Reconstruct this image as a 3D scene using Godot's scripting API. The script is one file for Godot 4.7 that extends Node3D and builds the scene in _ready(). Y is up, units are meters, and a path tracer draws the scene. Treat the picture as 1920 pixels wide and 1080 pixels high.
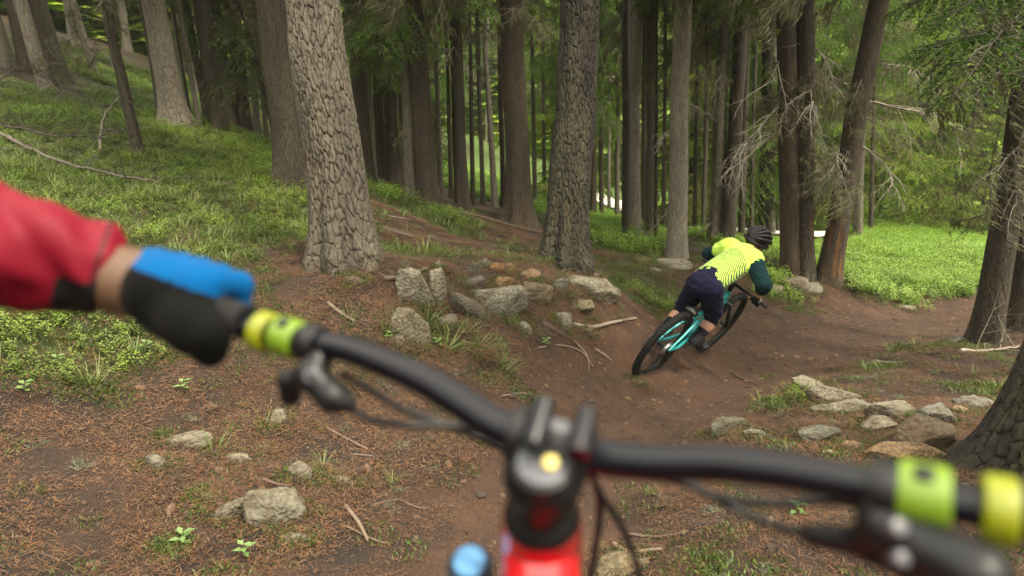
extends Node3D

const F := 1280.0                     # focal length in photo pixels (1920 wide)
const EYE := Vector3(0, 1.4, 0)
var pitch := deg_to_rad(18.0)
var rng := RandomNumberGenerator.new()
var M := {}                           # materials
var cam_b := Basis()

# ---------------------------------------------------------------- mesh building
class MB:
	var v := PackedVector3Array()
	var c := PackedColorArray()
	var t := PackedVector2Array()
	var i := PackedInt32Array()
	var seams := []
	func add(p: Vector3, col := Color.WHITE, uv := Vector2.ZERO) -> int:
		v.append(p); c.append(col); t.append(uv)
		return v.size() - 1
	func tri(a: int, b: int, d: int) -> void:
		i.append(a); i.append(b); i.append(d)
	func quad(a: int, b: int, d: int, e: int) -> void:
		i.append(a); i.append(b); i.append(d)
		i.append(a); i.append(d); i.append(e)
	func normals() -> PackedVector3Array:
		var n := PackedVector3Array()
		n.resize(v.size())
		for k in range(0, i.size(), 3):
			var a := i[k]
			var b := i[k + 1]
			var d := i[k + 2]
			var q := (v[d] - v[a]).cross(v[b] - v[a])
			n[a] += q; n[b] += q; n[d] += q
		for s in seams:
			var w: Vector3 = n[s[0]] + n[s[1]]
			n[s[0]] = w; n[s[1]] = w
		for k in n.size():
			n[k] = n[k].normalized() if n[k].length_squared() > 1e-20 else Vector3.UP
		return n
	func mesh(mat: Material, given = null) -> ArrayMesh:
		var a := []
		a.resize(Mesh.ARRAY_MAX)
		a[Mesh.ARRAY_VERTEX] = v
		a[Mesh.ARRAY_NORMAL] = given if given != null else normals()
		a[Mesh.ARRAY_COLOR] = c
		a[Mesh.ARRAY_TEX_UV] = t
		a[Mesh.ARRAY_INDEX] = i
		var m := ArrayMesh.new()
		m.add_surface_from_arrays(Mesh.PRIMITIVE_TRIANGLES, a)
		m.surface_set_material(0, mat)
		return m

func tube(m: MB, pts: Array, rad: Array, sides := 8, col := Color.WHITE, caps := true, col2 = null) -> void:
	var n := pts.size()
	var start := m.v.size()
	var tan0: Vector3 = (pts[1] - pts[0]).normalized()
	var up := Vector3.UP if absf(tan0.y) < 0.9 else Vector3.RIGHT
	var nn := up.cross(tan0).normalized()
	var along := 0.0
	for r in n:
		var tg: Vector3 = (pts[mini(r + 1, n - 1)] - pts[maxi(r - 1, 0)]).normalized()
		nn = (nn - tg * nn.dot(tg)).normalized()
		var bb := tg.cross(nn)
		if r > 0:
			along += (pts[r] as Vector3).distance_to(pts[r - 1])
		var cc := col
		if col2 != null:
			cc = col.lerp(col2, float(r) / (n - 1))
		for k in sides + 1:
			var a := TAU * k / sides
			m.add(pts[r] + (nn * cos(a) + bb * sin(a)) * rad[r], cc, Vector2(float(k) / sides, along))
		m.seams.append([start + r * (sides + 1), start + r * (sides + 1) + sides])
	for r in n - 1:
		for k in sides:
			var a := start + r * (sides + 1) + k
			m.quad(a, a + sides + 1, a + sides + 2, a + 1)
	if caps:
		for e in [0, n - 1]:
			var ctr := m.add(pts[e], col)
			var ring := []
			for k in sides + 1:
				ring.append(m.add(m.v[start + e * (sides + 1) + k], m.c[start + e * (sides + 1) + k]))
			for k in sides:
				if e == 0:
					m.tri(ctr, ring[k], ring[k + 1])
				else:
					m.tri(ctr, ring[k + 1], ring[k])

# a lathe about the axis a->dir with (along, radius) pairs
func lathe(m: MB, at: Vector3, dir: Vector3, prof: Array, sides := 20, col := Color.WHITE) -> void:
	var pts := []
	var rad := []
	for q in prof:
		pts.append(at + dir * q[0] + dir * (1e-5 * pts.size()))
		rad.append(q[1])
	# parallel frames need a steady tangent: build by hand
	var start := m.v.size()
	var up := Vector3.UP if absf(dir.y) < 0.9 else Vector3.RIGHT
	var nn := up.cross(dir).normalized()
	var bb := dir.cross(nn)
	for r in pts.size():
		for k in sides:
			var a := TAU * k / sides
			m.add(pts[r] + (nn * cos(a) + bb * sin(a)) * rad[r], col, Vector2(float(k) / sides, prof[r][0]))
	for r in pts.size() - 1:
		for k in sides:
			var k2 := (k + 1) % sides
			m.quad(start + r * sides + k, start + (r + 1) * sides + k, start + (r + 1) * sides + k2, start + r * sides + k2)

# bevelled box in a basis
func box(m: MB, at: Vector3, b: Basis, size: Vector3, bev := 0.003, col := Color.WHITE) -> void:
	var h := size / 2.0
	var o := [Vector3(1, 0, 0), Vector3(0, 1, 0), Vector3(0, 0, 1)]
	var id := {}
	for s in 8:
		var sg := Vector3(1 if s & 1 else -1, 1 if s & 2 else -1, 1 if s & 4 else -1)
		for ax in 3:
			var p := sg * (h - Vector3.ONE * bev)
			p[ax] = sg[ax] * h[ax]
			id[s * 3 + ax] = m.add(at + b * p, col)
	var face := func(q: Array, nrm: Vector3):
		var a: Vector3 = m.v[q[0]]
		var w := (m.v[q[2]] - a).cross(m.v[q[1]] - a)
		if w.dot(nrm) < 0:
			q.reverse()
		for k in range(1, q.size() - 1):
			m.tri(q[0], q[k], q[k + 1])
	for ax in 3:
		for sgn in 2:
			var u: int = (ax + 1) % 3
			var w: int = (ax + 2) % 3
			var base: int = (1 << ax) if sgn else 0
			var q := []
			for cmb in [[0, 0], [1, 0], [1, 1], [0, 1]]:
				q.append(id[(base | (cmb[0] << u) | (cmb[1] << w)) * 3 + ax])
			face.call(q, b * (o[ax] * (1.0 if sgn else -1.0)))
		# edges along ax
		var u2: int = (ax + 1) % 3
		var w2: int = (ax + 2) % 3
		for cmb in [[0, 0], [1, 0], [1, 1], [0, 1]]:
			var s0: int = (cmb[0] << u2) | (cmb[1] << w2)
			var s1: int = s0 | (1 << ax)
			var nr: Vector3 = b * (o[u2] * (1.0 if cmb[0] else -1.0) + o[w2] * (1.0 if cmb[1] else -1.0))
			face.call([id[s0 * 3 + u2], id[s1 * 3 + u2], id[s1 * 3 + w2], id[s0 * 3 + w2]], nr)
	for s in 8:
		var sg := Vector3(1 if s & 1 else -1, 1 if s & 2 else -1, 1 if s & 4 else -1)
		face.call([id[s * 3], id[s * 3 + 1], id[s * 3 + 2]], b * sg)

# tapered capsules joined by a smooth minimum and meshed with surface nets
# bone: [a, b, ra, rb] or [a, b, ra, rb, squash_axis, squash]
func flesh(m: MB, bones: Array, cell: float, k: float, paint: Callable) -> void:
	var lo := Vector3.INF
	var hi := -Vector3.INF
	for b in bones:
		var r: float = maxf(b[2], b[3]) + 3 * cell + k
		lo = lo.min(b[0] - Vector3.ONE * r).min(b[1] - Vector3.ONE * r)
		hi = hi.max(b[0] + Vector3.ONE * r).max(b[1] + Vector3.ONE * r)
	var nx := int((hi.x - lo.x) / cell) + 2
	var ny := int((hi.y - lo.y) / cell) + 2
	var nz := int((hi.z - lo.z) / cell) + 2
	var f := PackedFloat32Array()
	f.resize(nx * ny * nz)
	f.fill(1.0)
	for b in bones:
		var a: Vector3 = b[0]
		var ab: Vector3 = b[1] - a
		var l2 := maxf(ab.length_squared(), 1e-9)
		var r0: float = b[2]
		var r1: float = b[3]
		var sq: bool = b.size() > 4
		var ax: Vector3 = b[4] if sq else Vector3.ZERO
		var sf: float = 1.0 / b[5] - 1.0 if sq else 0.0
		var rr := maxf(r0, r1) + 2 * cell + k
		var l := (((b[0] as Vector3).min(b[1]) - Vector3.ONE * rr - lo) / cell).floor()
		var h := (((b[0] as Vector3).max(b[1]) + Vector3.ONE * rr - lo) / cell).ceil()
		for z in range(maxi(0, int(l.z)), mini(nz, int(h.z) + 1)):
			for y in range(maxi(0, int(l.y)), mini(ny, int(h.y) + 1)):
				var row := (z * ny + y) * nx
				for x in range(maxi(0, int(l.x)), mini(nx, int(h.x) + 1)):
					var p := lo + Vector3(x, y, z) * cell - a
					var tt := clampf(p.dot(ab) / l2, 0.0, 1.0)
					var q := p - ab * tt
					if sq:
						q += ax * (q.dot(ax) * sf)
					var d := q.length() - (r0 + (r1 - r0) * tt)
					var e := f[row + x]
					var g := maxf(k - absf(d - e), 0.0) / k
					f[row + x] = minf(d, e) - g * g * k * 0.25
	var ids := {}
	var sx := 1
	var sy := nx
	var sz := nx * ny
	var offs := [0, sx, sy, sx + sy, sz, sz + sx, sz + sy, sz + sx + sy]
	var dirs := [Vector3(0, 0, 0), Vector3(1, 0, 0), Vector3(0, 1, 0), Vector3(1, 1, 0), Vector3(0, 0, 1), Vector3(1, 0, 1), Vector3(0, 1, 1), Vector3(1, 1, 1)]
	var edges := [[0, 1], [2, 3], [4, 5], [6, 7], [0, 2], [1, 3], [4, 6], [5, 7], [0, 4], [1, 5], [2, 6], [3, 7]]
	for z in nz - 1:
		for y in ny - 1:
			for x in nx - 1:
				var at := x + y * sy + z * sz
				var f0 := f[at]
				if f0 > cell * 2.0 or f0 < -cell * 2.0:
					continue
				var s := 0
				for q in 8:
					if f[at + offs[q]] < 0.0:
						s |= 1 << q
				if s == 0 or s == 255:
					continue
				var sum := Vector3.ZERO
				var cnt := 0
				for e in edges:
					var i0: int = e[0]
					var i1: int = e[1]
					if ((s >> i0) & 1) != ((s >> i1) & 1):
						var d0 := f[at + offs[i0]]
						var d1 := f[at + offs[i1]]
						sum += (dirs[i0] as Vector3).lerp(dirs[i1], d0 / (d0 - d1))
						cnt += 1
				var p := lo + (Vector3(x, y, z) + sum / cnt) * cell
				ids[at] = m.add(p)
	for at in ids:
		var inside := f[at] < 0.0
		for ax in 3:
			var s: int = [sx, sy, sz][ax]
			var u: int = [sy, sz, sx][ax]
			var w: int = [sz, sx, sy][ax]
			if (f[at + s] < 0.0) == inside:
				continue
			if not (ids.has(at - u) and ids.has(at - w) and ids.has(at - u - w)):
				continue
			if inside:
				m.quad(ids[at], ids[at - w], ids[at - u - w], ids[at - u])
			else:
				m.quad(ids[at], ids[at - u], ids[at - u - w], ids[at - w])
	var nn := m.normals()
	for at in ids:
		var q: int = ids[at]
		var res = paint.call(m.v[q], nn[q])
		if res is Array:
			m.c[q] = res[0]
			m.t[q] = res[1]
		else:
			m.c[q] = res

# ---------------------------------------------------------------- naming
var taken := {}
func numbered(called: String) -> String:
	if not taken.has(called):
		taken[called] = 0
		return called
	taken[called] += 1
	return "%s_%03d" % [called, taken[called]]

func tag(o: Node, label: String, category: String, group := "", kind := "") -> Node:
	if label: o.set_meta("label", label)
	if category: o.set_meta("category", category)
	if group: o.set_meta("group", group)
	if kind: o.set_meta("kind", kind)
	return o

func thing(called: String, label: String, category: String, at := Vector3.ZERO, b := Basis(), group := "") -> Node3D:
	var o := Node3D.new()
	o.name = numbered(called)
	add_child(o)
	o.transform = Transform3D(b, at)
	tag(o, label, category, group)
	return o

func put(called: String, mesh: Mesh, parent: Node = null) -> MeshInstance3D:
	var o := MeshInstance3D.new()
	o.mesh = mesh
	if parent == null:
		o.name = numbered(called)
		add_child(o)
	else:
		o.name = called
		parent.add_child(o, true)
	return o

func many(called: String, mesh: Mesh, xf: Array, cols, parent: Node = null) -> MultiMeshInstance3D:
	var mm := MultiMesh.new()
	mm.transform_format = MultiMesh.TRANSFORM_3D
	mm.use_colors = true
	mm.instance_count = xf.size()
	mm.mesh = mesh
	for k in xf.size():
		mm.set_instance_transform(k, xf[k])
		mm.set_instance_color(k, cols[k] if cols != null else Color.WHITE)
	var o := MultiMeshInstance3D.new()
	o.multimesh = mm
	o.set_meta("kind", "stuff")
	if parent == null:
		o.name = numbered(called)
		add_child(o)
	else:
		o.name = called
		parent.add_child(o, true)
	return o

# ---------------------------------------------------------------- ground
func at(px: float, py: float, d: float) -> Vector3:
	return EYE + cam_b * Vector3((px - 960.0) / F * d, -(py - 540.0) / F * d, -d)

var spline_p := PackedVector2Array()
var spline_w := PackedFloat64Array()
var gh := PackedFloat32Array()
const GX0 := -46.0
const GZ0 := -62.0
const GS := 0.5
const GNX := 185
const GNZ := 157
var n_big := FastNoiseLite.new()
var n_mid := FastNoiseLite.new()
var n_fine := FastNoiseLite.new()
var n_patch := FastNoiseLite.new()
var trail := PackedVector3Array()     # x, z, half width

func fit_ground() -> void:
	var P := []
	# what the photograph shows of the ground: where it is seen and how far off it lies
	for q in [[960, 1080, 2.7], [1050, 900, 3.78], [1180, 770, 5.2], [1205, 705, 6.2], [1318, 655, 7.1], [1450, 640, 7.4], [1600, 620, 8.1], [1800, 602, 9.4], [1560, 572, 9.7], [1700, 640, 7.5],
		[1500, 730, 5.3], [1400, 805, 4.5], [1600, 750, 4.9], [1750, 850, 3.9], [1650, 900, 3.5], [1600, 1000, 2.8], [1900, 1000, 2.7], [1800, 720, 5.2], [1350, 900, 3.6], [1250, 1060, 2.75], [1880, 900, 3.45],
		[100, 1000, 2.7], [500, 950, 3.2], [300, 850, 3.4], [60, 640, 4.0], [520, 790, 3.9], [700, 680, 4.5], [850, 620, 5.0], [900, 790, 4.2], [1000, 700, 5.2], [1100, 640, 5.9], [1160, 608, 6.3], [900, 560, 5.5],
		[560, 560, 4.9], [655, 510, 5.0], [1060, 495, 7.0], [300, 400, 6.5], [100, 330, 8.0], [20, 200, 12.0], [450, 430, 6.6], [180, 250, 10.5], [325, 235, 11.6], [420, 245, 13.0], [92, 172, 14.0], [130, 130, 18.0], [545, 350, 8.1],
		[700, 345, 13.5], [800, 375, 12.0], [900, 390, 14.0], [975, 418, 11.0], [900, 450, 8.6], [1100, 420, 16.0], [1180, 440, 14.0], [1150, 392, 26.0], [1300, 436, 20.0], [1350, 452, 13.5], [1435, 442, 15.0], [1300, 500, 10.4], [1265, 482, 11.0],
		[1500, 520, 10.3], [1555, 530, 10.2], [1700, 562, 10.6], [1700, 462, 16.0], [1700, 417, 28.0], [1850, 472, 15.5], [1850, 652, 6.5], [1905, 570, 9.0], [1600, 470, 14.5], [800, 480, 6.6]]:
		var w := at(q[0], q[1], q[2])
		P.append([w.x, w.z, w.y])
	for q in [[0, 0, -0.05], [0, 5, 1.3], [-4, 0, 0.7], [4, 0, -0.4], [-14, -4, 3.2], [-14, 6, 5.0], [14, 0, -3.0], [16, -9, -4.3], [-30, -10, 7.5], [-26, -24, 5.5], [-14, -26, 1.6], [0, -36, -4.6], [20, -36, -6.2], [34, -20, -7.2], [36, 6, -6.0], [-34, 12, 11], [0, 26, 6], [-12, -52, 0.0], [10, -58, -7.0], [40, -56, -8.0], [-44, -54, 6.0]]:
		P.append([float(q[0]), float(q[1]), float(q[2])])
	var n := P.size()
	var N := n + 3
	var A := []
	for r in N:
		var row := PackedFloat64Array()
		row.resize(N + 1)
		A.append(row)
	for r in n:
		for c in n:
			var r2: float = (P[r][0] - P[c][0]) ** 2 + (P[r][1] - P[c][1]) ** 2
			A[r][c] = r2 * log(r2) * 0.5 if r2 > 1e-9 else 0.12
		A[r][n] = 1.0; A[r][n + 1] = P[r][0]; A[r][n + 2] = P[r][1]
		A[n][r] = 1.0; A[n + 1][r] = P[r][0]; A[n + 2][r] = P[r][1]
		A[r][N] = P[r][2]
	for k in N:
		var best := k
		for r in range(k + 1, N):
			if absf(A[r][k]) > absf(A[best][k]): best = r
		var tmp = A[k]; A[k] = A[best]; A[best] = tmp
		var rk: PackedFloat64Array = A[k]
		for r in range(k + 1, N):
			var rr: PackedFloat64Array = A[r]
			var m: float = rr[k] / rk[k]
			if m == 0.0: continue
			for c in range(k, N + 1):
				rr[c] -= m * rk[c]
			A[r] = rr
	var s := PackedFloat64Array()
	s.resize(N)
	for k in range(N - 1, -1, -1):
		var q: float = A[k][N]
		for c in range(k + 1, N):
			q -= A[k][c] * s[c]
		s[k] = q / A[k][k]
	gh.resize(GNX * GNZ)
	for z in GNZ:
		for x in GNX:
			var X := GX0 + x * GS
			var Z := GZ0 + z * GS
			var q: float = s[n] + s[n + 1] * X + s[n + 2] * Z
			for k in n:
				var r2: float = (P[k][0] - X) ** 2 + (P[k][1] - Z) ** 2
				if r2 > 1e-9:
					q += s[k] * r2 * log(r2) * 0.5
			gh[z * GNX + x] = q

func base_height(x: float, z: float) -> float:
	var fx := clampf((x - GX0) / GS, 1.0, GNX - 3.001)
	var fz := clampf((z - GZ0) / GS, 1.0, GNZ - 3.001)
	var ix := int(fx)
	var iz := int(fz)
	var tx := fx - ix
	var tz := fz - iz
	var o := iz * GNX + ix
	var c0 := cubic_interpolate(gh[o - GNX], gh[o - GNX + 1], gh[o - GNX - 1], gh[o - GNX + 2], tx)
	var c1 := cubic_interpolate(gh[o], gh[o + 1], gh[o - 1], gh[o + 2], tx)
	var c2 := cubic_interpolate(gh[o + GNX], gh[o + GNX + 1], gh[o + GNX - 1], gh[o + GNX + 2], tx)
	var c3 := cubic_interpolate(gh[o + 2 * GNX], gh[o + 2 * GNX + 1], gh[o + 2 * GNX - 1], gh[o + 2 * GNX + 2], tx)
	var h := cubic_interpolate(c1, c2, c0, c3, tz)
	# beyond the clearing the far side of the valley climbs
	var r := Vector2(x - 10.0, z + 10.0).length()
	if r > 60.0:
		var far := smoothstep(60.0, 330.0, r)
		var side := clampf(0.5 - (x * 0.002), 0.15, 1.0)
		h += far * (95.0 + 40.0 * side) + (8.0 * n_big.get_noise_2d(x * 0.05, z * 0.05)) * smoothstep(60.0, 120.0, r)
	return h

var trail_d := 9.0
func trail_mask(x: float, z: float) -> float:
	if absf(x) > 20.0 or z < -16.0 or z > 6.0:
		return 0.0
	var best := 9.0
	var p := Vector2(x, z)
	for k in trail.size() - 1:
		var a := Vector2(trail[k].x, trail[k].y)
		var b := Vector2(trail[k + 1].x, trail[k + 1].y)
		var ab := b - a
		var t := clampf((p - a).dot(ab) / ab.length_squared(), 0.0, 1.0)
		var d := (p - a - ab * t).length() / lerpf(trail[k].z, trail[k + 1].z, t)
		best = minf(best, d)
	trail_d = best
	best += n_mid.get_noise_2d(x * 1.3, z * 1.3) * 0.45
	return 1.0 - smoothstep(0.7, 1.25, best)

func height(x: float, z: float, tm := -1.0) -> float:
	if tm < 0.0 or tm > 0.3:
		tm = trail_mask(x, z)
	var rough := 1.0 - 0.7 * tm
	var td := trail_d + 0.10 * n_mid.get_noise_2d(x * 0.6, z * 0.6 + 70.0)
	var h := base_height(x, z)
	h += n_big.get_noise_2d(x, z) * 0.10 * rough
	h += n_mid.get_noise_2d(x, z) * 0.06 * rough
	h += n_fine.get_noise_2d(x, z) * 0.024 * (1.0 - 0.1 * tm)
	if tm > 0.05:
		h += 0.018 * tm * sin((x * 0.74 + z * 0.68) * 13.0 + 2.5 * n_mid.get_noise_2d(x * 0.5, z * 0.5)) * n_mid.get_noise_2d(x * 0.7 + 11.0, z * 0.7)
	if tm > 0.3:
		h -= 0.028 * exp(-((td - 0.16) / 0.07) ** 2) + 0.02 * exp(-((td - 0.52) / 0.08) ** 2)
	return h - 0.05 * tm

func drop(px: float, py: float) -> Vector3:
	var dir := cam_b * Vector3((px - 960.0) / F, -(py - 540.0) / F, -1.0)
	var t := 0.8
	var p := EYE
	while t < 300.0:
		p = EYE + dir * t
		if p.y < height(p.x, p.z):
			break
		t *= 1.02
	var lo := t / 1.02
	for k in 10:
		var mid := (lo + t) * 0.5
		p = EYE + dir * mid
		if p.y < height(p.x, p.z): t = mid
		else: lo = mid
	p = EYE + dir * t
	return Vector3(p.x, height(p.x, p.z), p.z)

func depth_of(p: Vector3) -> float:
	return -(cam_b.inverse() * (p - EYE)).z

func ground_normal(x: float, z: float, e := 0.15) -> Vector3:
	return Vector3(base_height(x - e, z) - base_height(x + e, z), 2 * e, base_height(x, z - e) - base_height(x, z + e)).normalized()

var road := PackedVector2Array()
func on_road(x: float, z: float) -> float:
	if z > -12.0 or road.size() < 2:
		return 0.0
	var best := 99.0
	var p := Vector2(x, z)
	for k in range(0, road.size() - 1):
		best = minf(best, p.distance_to(Geometry2D.get_closest_point_to_segment(p, road[k], road[k + 1])))
	return 1.0 - smoothstep(2.0, 2.5, best)

# how green the ground is (bilberry, moss) by place
var greens := []
func green_mask(x: float, z: float) -> float:
	var g := 0.0
	for q in greens:
		var d2: float = (x - q[0]) ** 2 + (z - q[1]) ** 2
		g += q[3] * exp(-d2 / (q[2] * q[2]))
	if z < -11.0 and x > 1.0:
		g += smoothstep(-12.5, -16.0, z) * 1.0
	if z < -15.0:
		g += smoothstep(-15.0, -19.0, z) * smoothstep(-20.0, -9.0, x)
	g += n_patch.get_noise_2d(x, z) * 0.85 + n_mid.get_noise_2d(x + 40.0, z) * 0.25
	return clampf(g, 0.0, 1.3)

func ground_color(x: float, z: float, tm: float, g: float) -> Color:
	var a := n_mid.get_noise_2d(x * 1.7 + 90.0, z * 1.7)
	var b := n_fine.get_noise_2d(x * 1.5, z * 1.5)
	var far := smoothstep(-13.0, -18.0, z) * smoothstep(-4.0, 3.0, x + (-(z) - 13.0) * 0.15)
	var litter := Color(0.095, 0.044, 0.020).lerp(Color(0.040, 0.023, 0.012), clampf(0.45 + a * 1.2, 0, 1))
	litter = litter.lerp(Color(0.13, 0.062, 0.026), clampf(b * 1.2, 0, 1) * 0.6)
	var dirt := Color(0.18, 0.082, 0.037).lerp(Color(0.115, 0.053, 0.025), clampf(0.5 + a * 1.3, 0, 1))
	dirt = dirt.lerp(Color(0.235, 0.115, 0.055), clampf(b, 0, 1) * 0.7)
	dirt = dirt.lerp(Color(0.075, 0.042, 0.027), clampf(-b * 1.4, 0, 1) * 0.7)
	var moss := Color(0.10, 0.10, 0.020).lerp(Color(0.065, 0.105, 0.02), clampf(0.5 + a * 1.5, 0, 1))
	var c := litter.lerp(moss, smoothstep(0.35, 0.75, g))
	c = c.lerp(Color(0.15, 0.25, 0.04), far * smoothstep(0.3, 0.7, g))
	c = c.lerp(dirt * 0.9, tm) * 3.6
	c.a = 1.0
	return c

# ---------------------------------------------------------------- materials
func lin(r: float, g: float, b: float) -> Color:
	return Color(r, g, b).linear_to_srgb()

func mat(called: String, c: Color, rough := 0.8, opts := {}) -> StandardMaterial3D:
	var m := StandardMaterial3D.new()
	m.resource_name = called
	m.albedo_color = c.linear_to_srgb()
	m.roughness = rough
	m.vertex_color_use_as_albedo = true
	for k in opts:
		m.set(k, opts[k])
	M[called] = m
	return m

func noise(sd: int, freq: float, type := FastNoiseLite.TYPE_SIMPLEX_SMOOTH, oct := 3) -> FastNoiseLite:
	var n := FastNoiseLite.new()
	n.seed = sd
	n.noise_type = type
	n.frequency = freq
	n.fractal_octaves = oct
	if oct <= 1:
		n.fractal_type = FastNoiseLite.FRACTAL_NONE
	return n

func tinted(src: Image, a: Color, b: Color, src2: Image = null, spread := 0.5, low := 0.0, high := 1.0) -> ImageTexture:
	var im := Image.create(src.get_width(), src.get_height(), false, Image.FORMAT_RGB8)
	for y in src.get_height():
		for x in src.get_width():
			var q := smoothstep(low, high, src.get_pixel(x, y).r)
			var c := a.lerp(b, q)
			if src2 != null:
				c *= 1.0 + spread * (src2.get_pixel(x, y).r - 0.5)
			im.set_pixel(x, y, c.linear_to_srgb())
	return ImageTexture.create_from_image(im)

var bark_h: Image
func make_materials() -> void:
	# bark: tall plates with fissures between them
	var cell := noise(11, 0.036, FastNoiseLite.TYPE_CELLULAR, 1)
	cell.cellular_return_type = FastNoiseLite.RETURN_DISTANCE2_SUB
	cell.cellular_jitter = 1.0
	cell.domain_warp_enabled = true
	cell.domain_warp_amplitude = 16.0
	cell.domain_warp_frequency = 0.02
	cell.domain_warp_fractal_octaves = 3
	var ci := cell.get_seamless_image(512, 512, false, false, 0.15)
	var fi := noise(12, 0.05, FastNoiseLite.TYPE_SIMPLEX_SMOOTH, 5).get_seamless_image(512, 512, false, false, 0.15)
	bark_h = Image.create(512, 512, false, Image.FORMAT_RGB8)
	for y in 512:
		for x in 512:
			var q := smoothstep(0.0, 0.15, ci.get_pixel(x, y).r)
			q = clampf(q * 0.72 + (fi.get_pixel(x, y).r - 0.5) * 0.8 + 0.16, 0, 1)
			bark_h.set_pixel(x, y, Color(q, q, q))
	var bt := tinted(bark_h, Color(0.5, 0.4, 0.33), Color(0.93, 0.9, 0.83), noise(13, 0.02, FastNoiseLite.TYPE_SIMPLEX_SMOOTH, 4).get_seamless_image(512, 512, false, false, 0.15), 0.7)
	var bh := ImageTexture.create_from_image(bark_h)
	mat("bark", Color(0.37, 0.37, 0.37), 0.92, {"albedo_texture": bt, "heightmap_enabled": true, "heightmap_texture": bh, "heightmap_scale": 1.3})
	var g1 := noise(21, 0.03, FastNoiseLite.TYPE_SIMPLEX_SMOOTH, 5).get_seamless_image(512, 512, false, false, 0.15)
	var g2 := noise(22, 0.11, FastNoiseLite.TYPE_SIMPLEX_SMOOTH, 4).get_seamless_image(512, 512, false, false, 0.15)
	var gt := tinted(g2, Color(0.32, 0.30, 0.28), Color(1, 0.98, 0.95), g1, 0.8, 0.2, 0.8)
	mat("ground", Color(0.185, 0.185, 0.185), 0.95, {"albedo_texture": gt, "uv1_triplanar": true, "uv1_world_triplanar": true, "uv1_scale": Vector3.ONE * 1.7, "heightmap_enabled": true, "heightmap_texture": ImageTexture.create_from_image(g2), "heightmap_scale": 2.0})
	var rt := tinted(g1, Color(0.55, 0.52, 0.46), Color(1, 0.97, 0.9), g2, 0.5, 0.25, 0.75)
	mat("rock", Color(0.31, 0.31, 0.31), 0.88, {"albedo_texture": rt, "uv1_triplanar": true, "uv1_scale": Vector3.ONE * 2.0, "heightmap_enabled": true, "heightmap_texture": ImageTexture.create_from_image(g1), "heightmap_scale": 1.6})
	mat("litter", Color(0.52, 0.52, 0.52), 0.8)
	mat("twig", Color(0.72, 0.72, 0.72), 0.9)
	mat("leaf", Color(1, 1, 1), 0.55, {"backlight_enabled": true, "backlight": Color(0.65, 0.8, 0.25)})
	mat("needle", Color(1, 1, 1), 0.6, {"backlight_enabled": true, "backlight": Color(0.85, 1.0, 0.35)})
	mat("road", Color(0.58, 0.53, 0.46), 0.95)
	# bicycle and rider
	mat("black", Color(0.006, 0.006, 0.007), 0.42, {"metallic_specular": 0.4})
	mat("bar", Color(0.003, 0.003, 0.006), 0.3, {"metallic_specular": 0.4})
	mat("rubber", Color(0.008, 0.0078, 0.0075), 0.8, {"metallic_specular": 0.35})
	mat("red_paint", Color(0.50, 0.005, 0.010), 0.2, {"clearcoat_enabled": true, "clearcoat": 0.7, "clearcoat_roughness": 0.1})
	mat("lime", Color(0.11, 0.185, 0.008), 0.4)
	mat("yellow", Color(0.17, 0.19, 0.004), 0.35)
	mat("blue_dial", Color(0.10, 0.25, 0.45), 0.3, {"metallic": 0.6})
	mat("steel", Color(0.5, 0.5, 0.52), 0.3, {"metallic": 0.9})
	mat("grey_cap_glint", Color(0.07, 0.072, 0.085), 0.45)  # grey of the top cap, also of the glint on the stem
	mat("teal_paint", Color(0.015, 0.30, 0.30), 0.3, {"clearcoat_enabled": true, "clearcoat": 0.6})
	var wv := noise(31, 0.25, FastNoiseLite.TYPE_SIMPLEX_SMOOTH, 2).get_seamless_image(256, 256, false, false, 0.15)
	var wt := tinted(wv, Color(0.82, 0.82, 0.82), Color(1, 1, 1))
	mat("cloth", Color(0.77, 0.77, 0.77), 0.85, {"albedo_texture": wt, "uv1_triplanar": true, "uv1_scale": Vector3.ONE * 9.0, "metallic_specular": 0.2, "rim_enabled": true, "rim": 0.05, "rim_tint": 0.8})
	mat("skin", Color(0.77, 0.77, 0.77), 0.55, {"subsurf_scatter_enabled": true, "subsurf_scatter_strength": 0.08})
	mat("helmet", Color(0.012, 0.008, 0.014), 0.4, {"metallic_specular": 0.35})
	mat("shell", Color(0.58, 0.58, 0.58), 0.6, {"metallic_specular": 0.3})
	mat("bolt_metal", Color(0.06, 0.06, 0.07), 0.4)
	# lime jersey with a block of dark diagonal stripes printed over its lower back
	var jim := Image.create(512, 512, false, Image.FORMAT_RGB8)
	for y in 512:
		for x in 512:
			var u := x / 512.0
			var w := y / 512.0
			var c := Color(0.43, 0.66, 0.07)
			var edge := 0.68 - 0.9 * (u - 0.55) * (u - 0.55)
			if w < edge:
				var bend := absf(u - 0.42) * 1.8
				var ph := fposmod((w * 0.8 + bend * 0.8) * 20.0, 1.0)
				if ph < 0.5:
					c = Color(0.008, 0.028, 0.020)
			elif w > 0.80 and w < 0.835 and u > 0.52 and u < 0.72:
				if fposmod(u * 60.0, 1.0) < 0.62 and not (fposmod(u * 60.0, 1.0) > 0.2 and fposmod(u * 60.0, 1.0) < 0.42 and fposmod(w * 57.0, 1.0) < 0.5):
					c = Color(0.2, 0.36, 0.05)
			jim.set_pixel(x, 511 - y, c.linear_to_srgb())
	mat("jersey", Color(1, 1, 1), 0.8, {"albedo_texture": ImageTexture.create_from_image(jim), "texture_repeat": false, "rim_enabled": true, "rim": 0.3})

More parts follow.
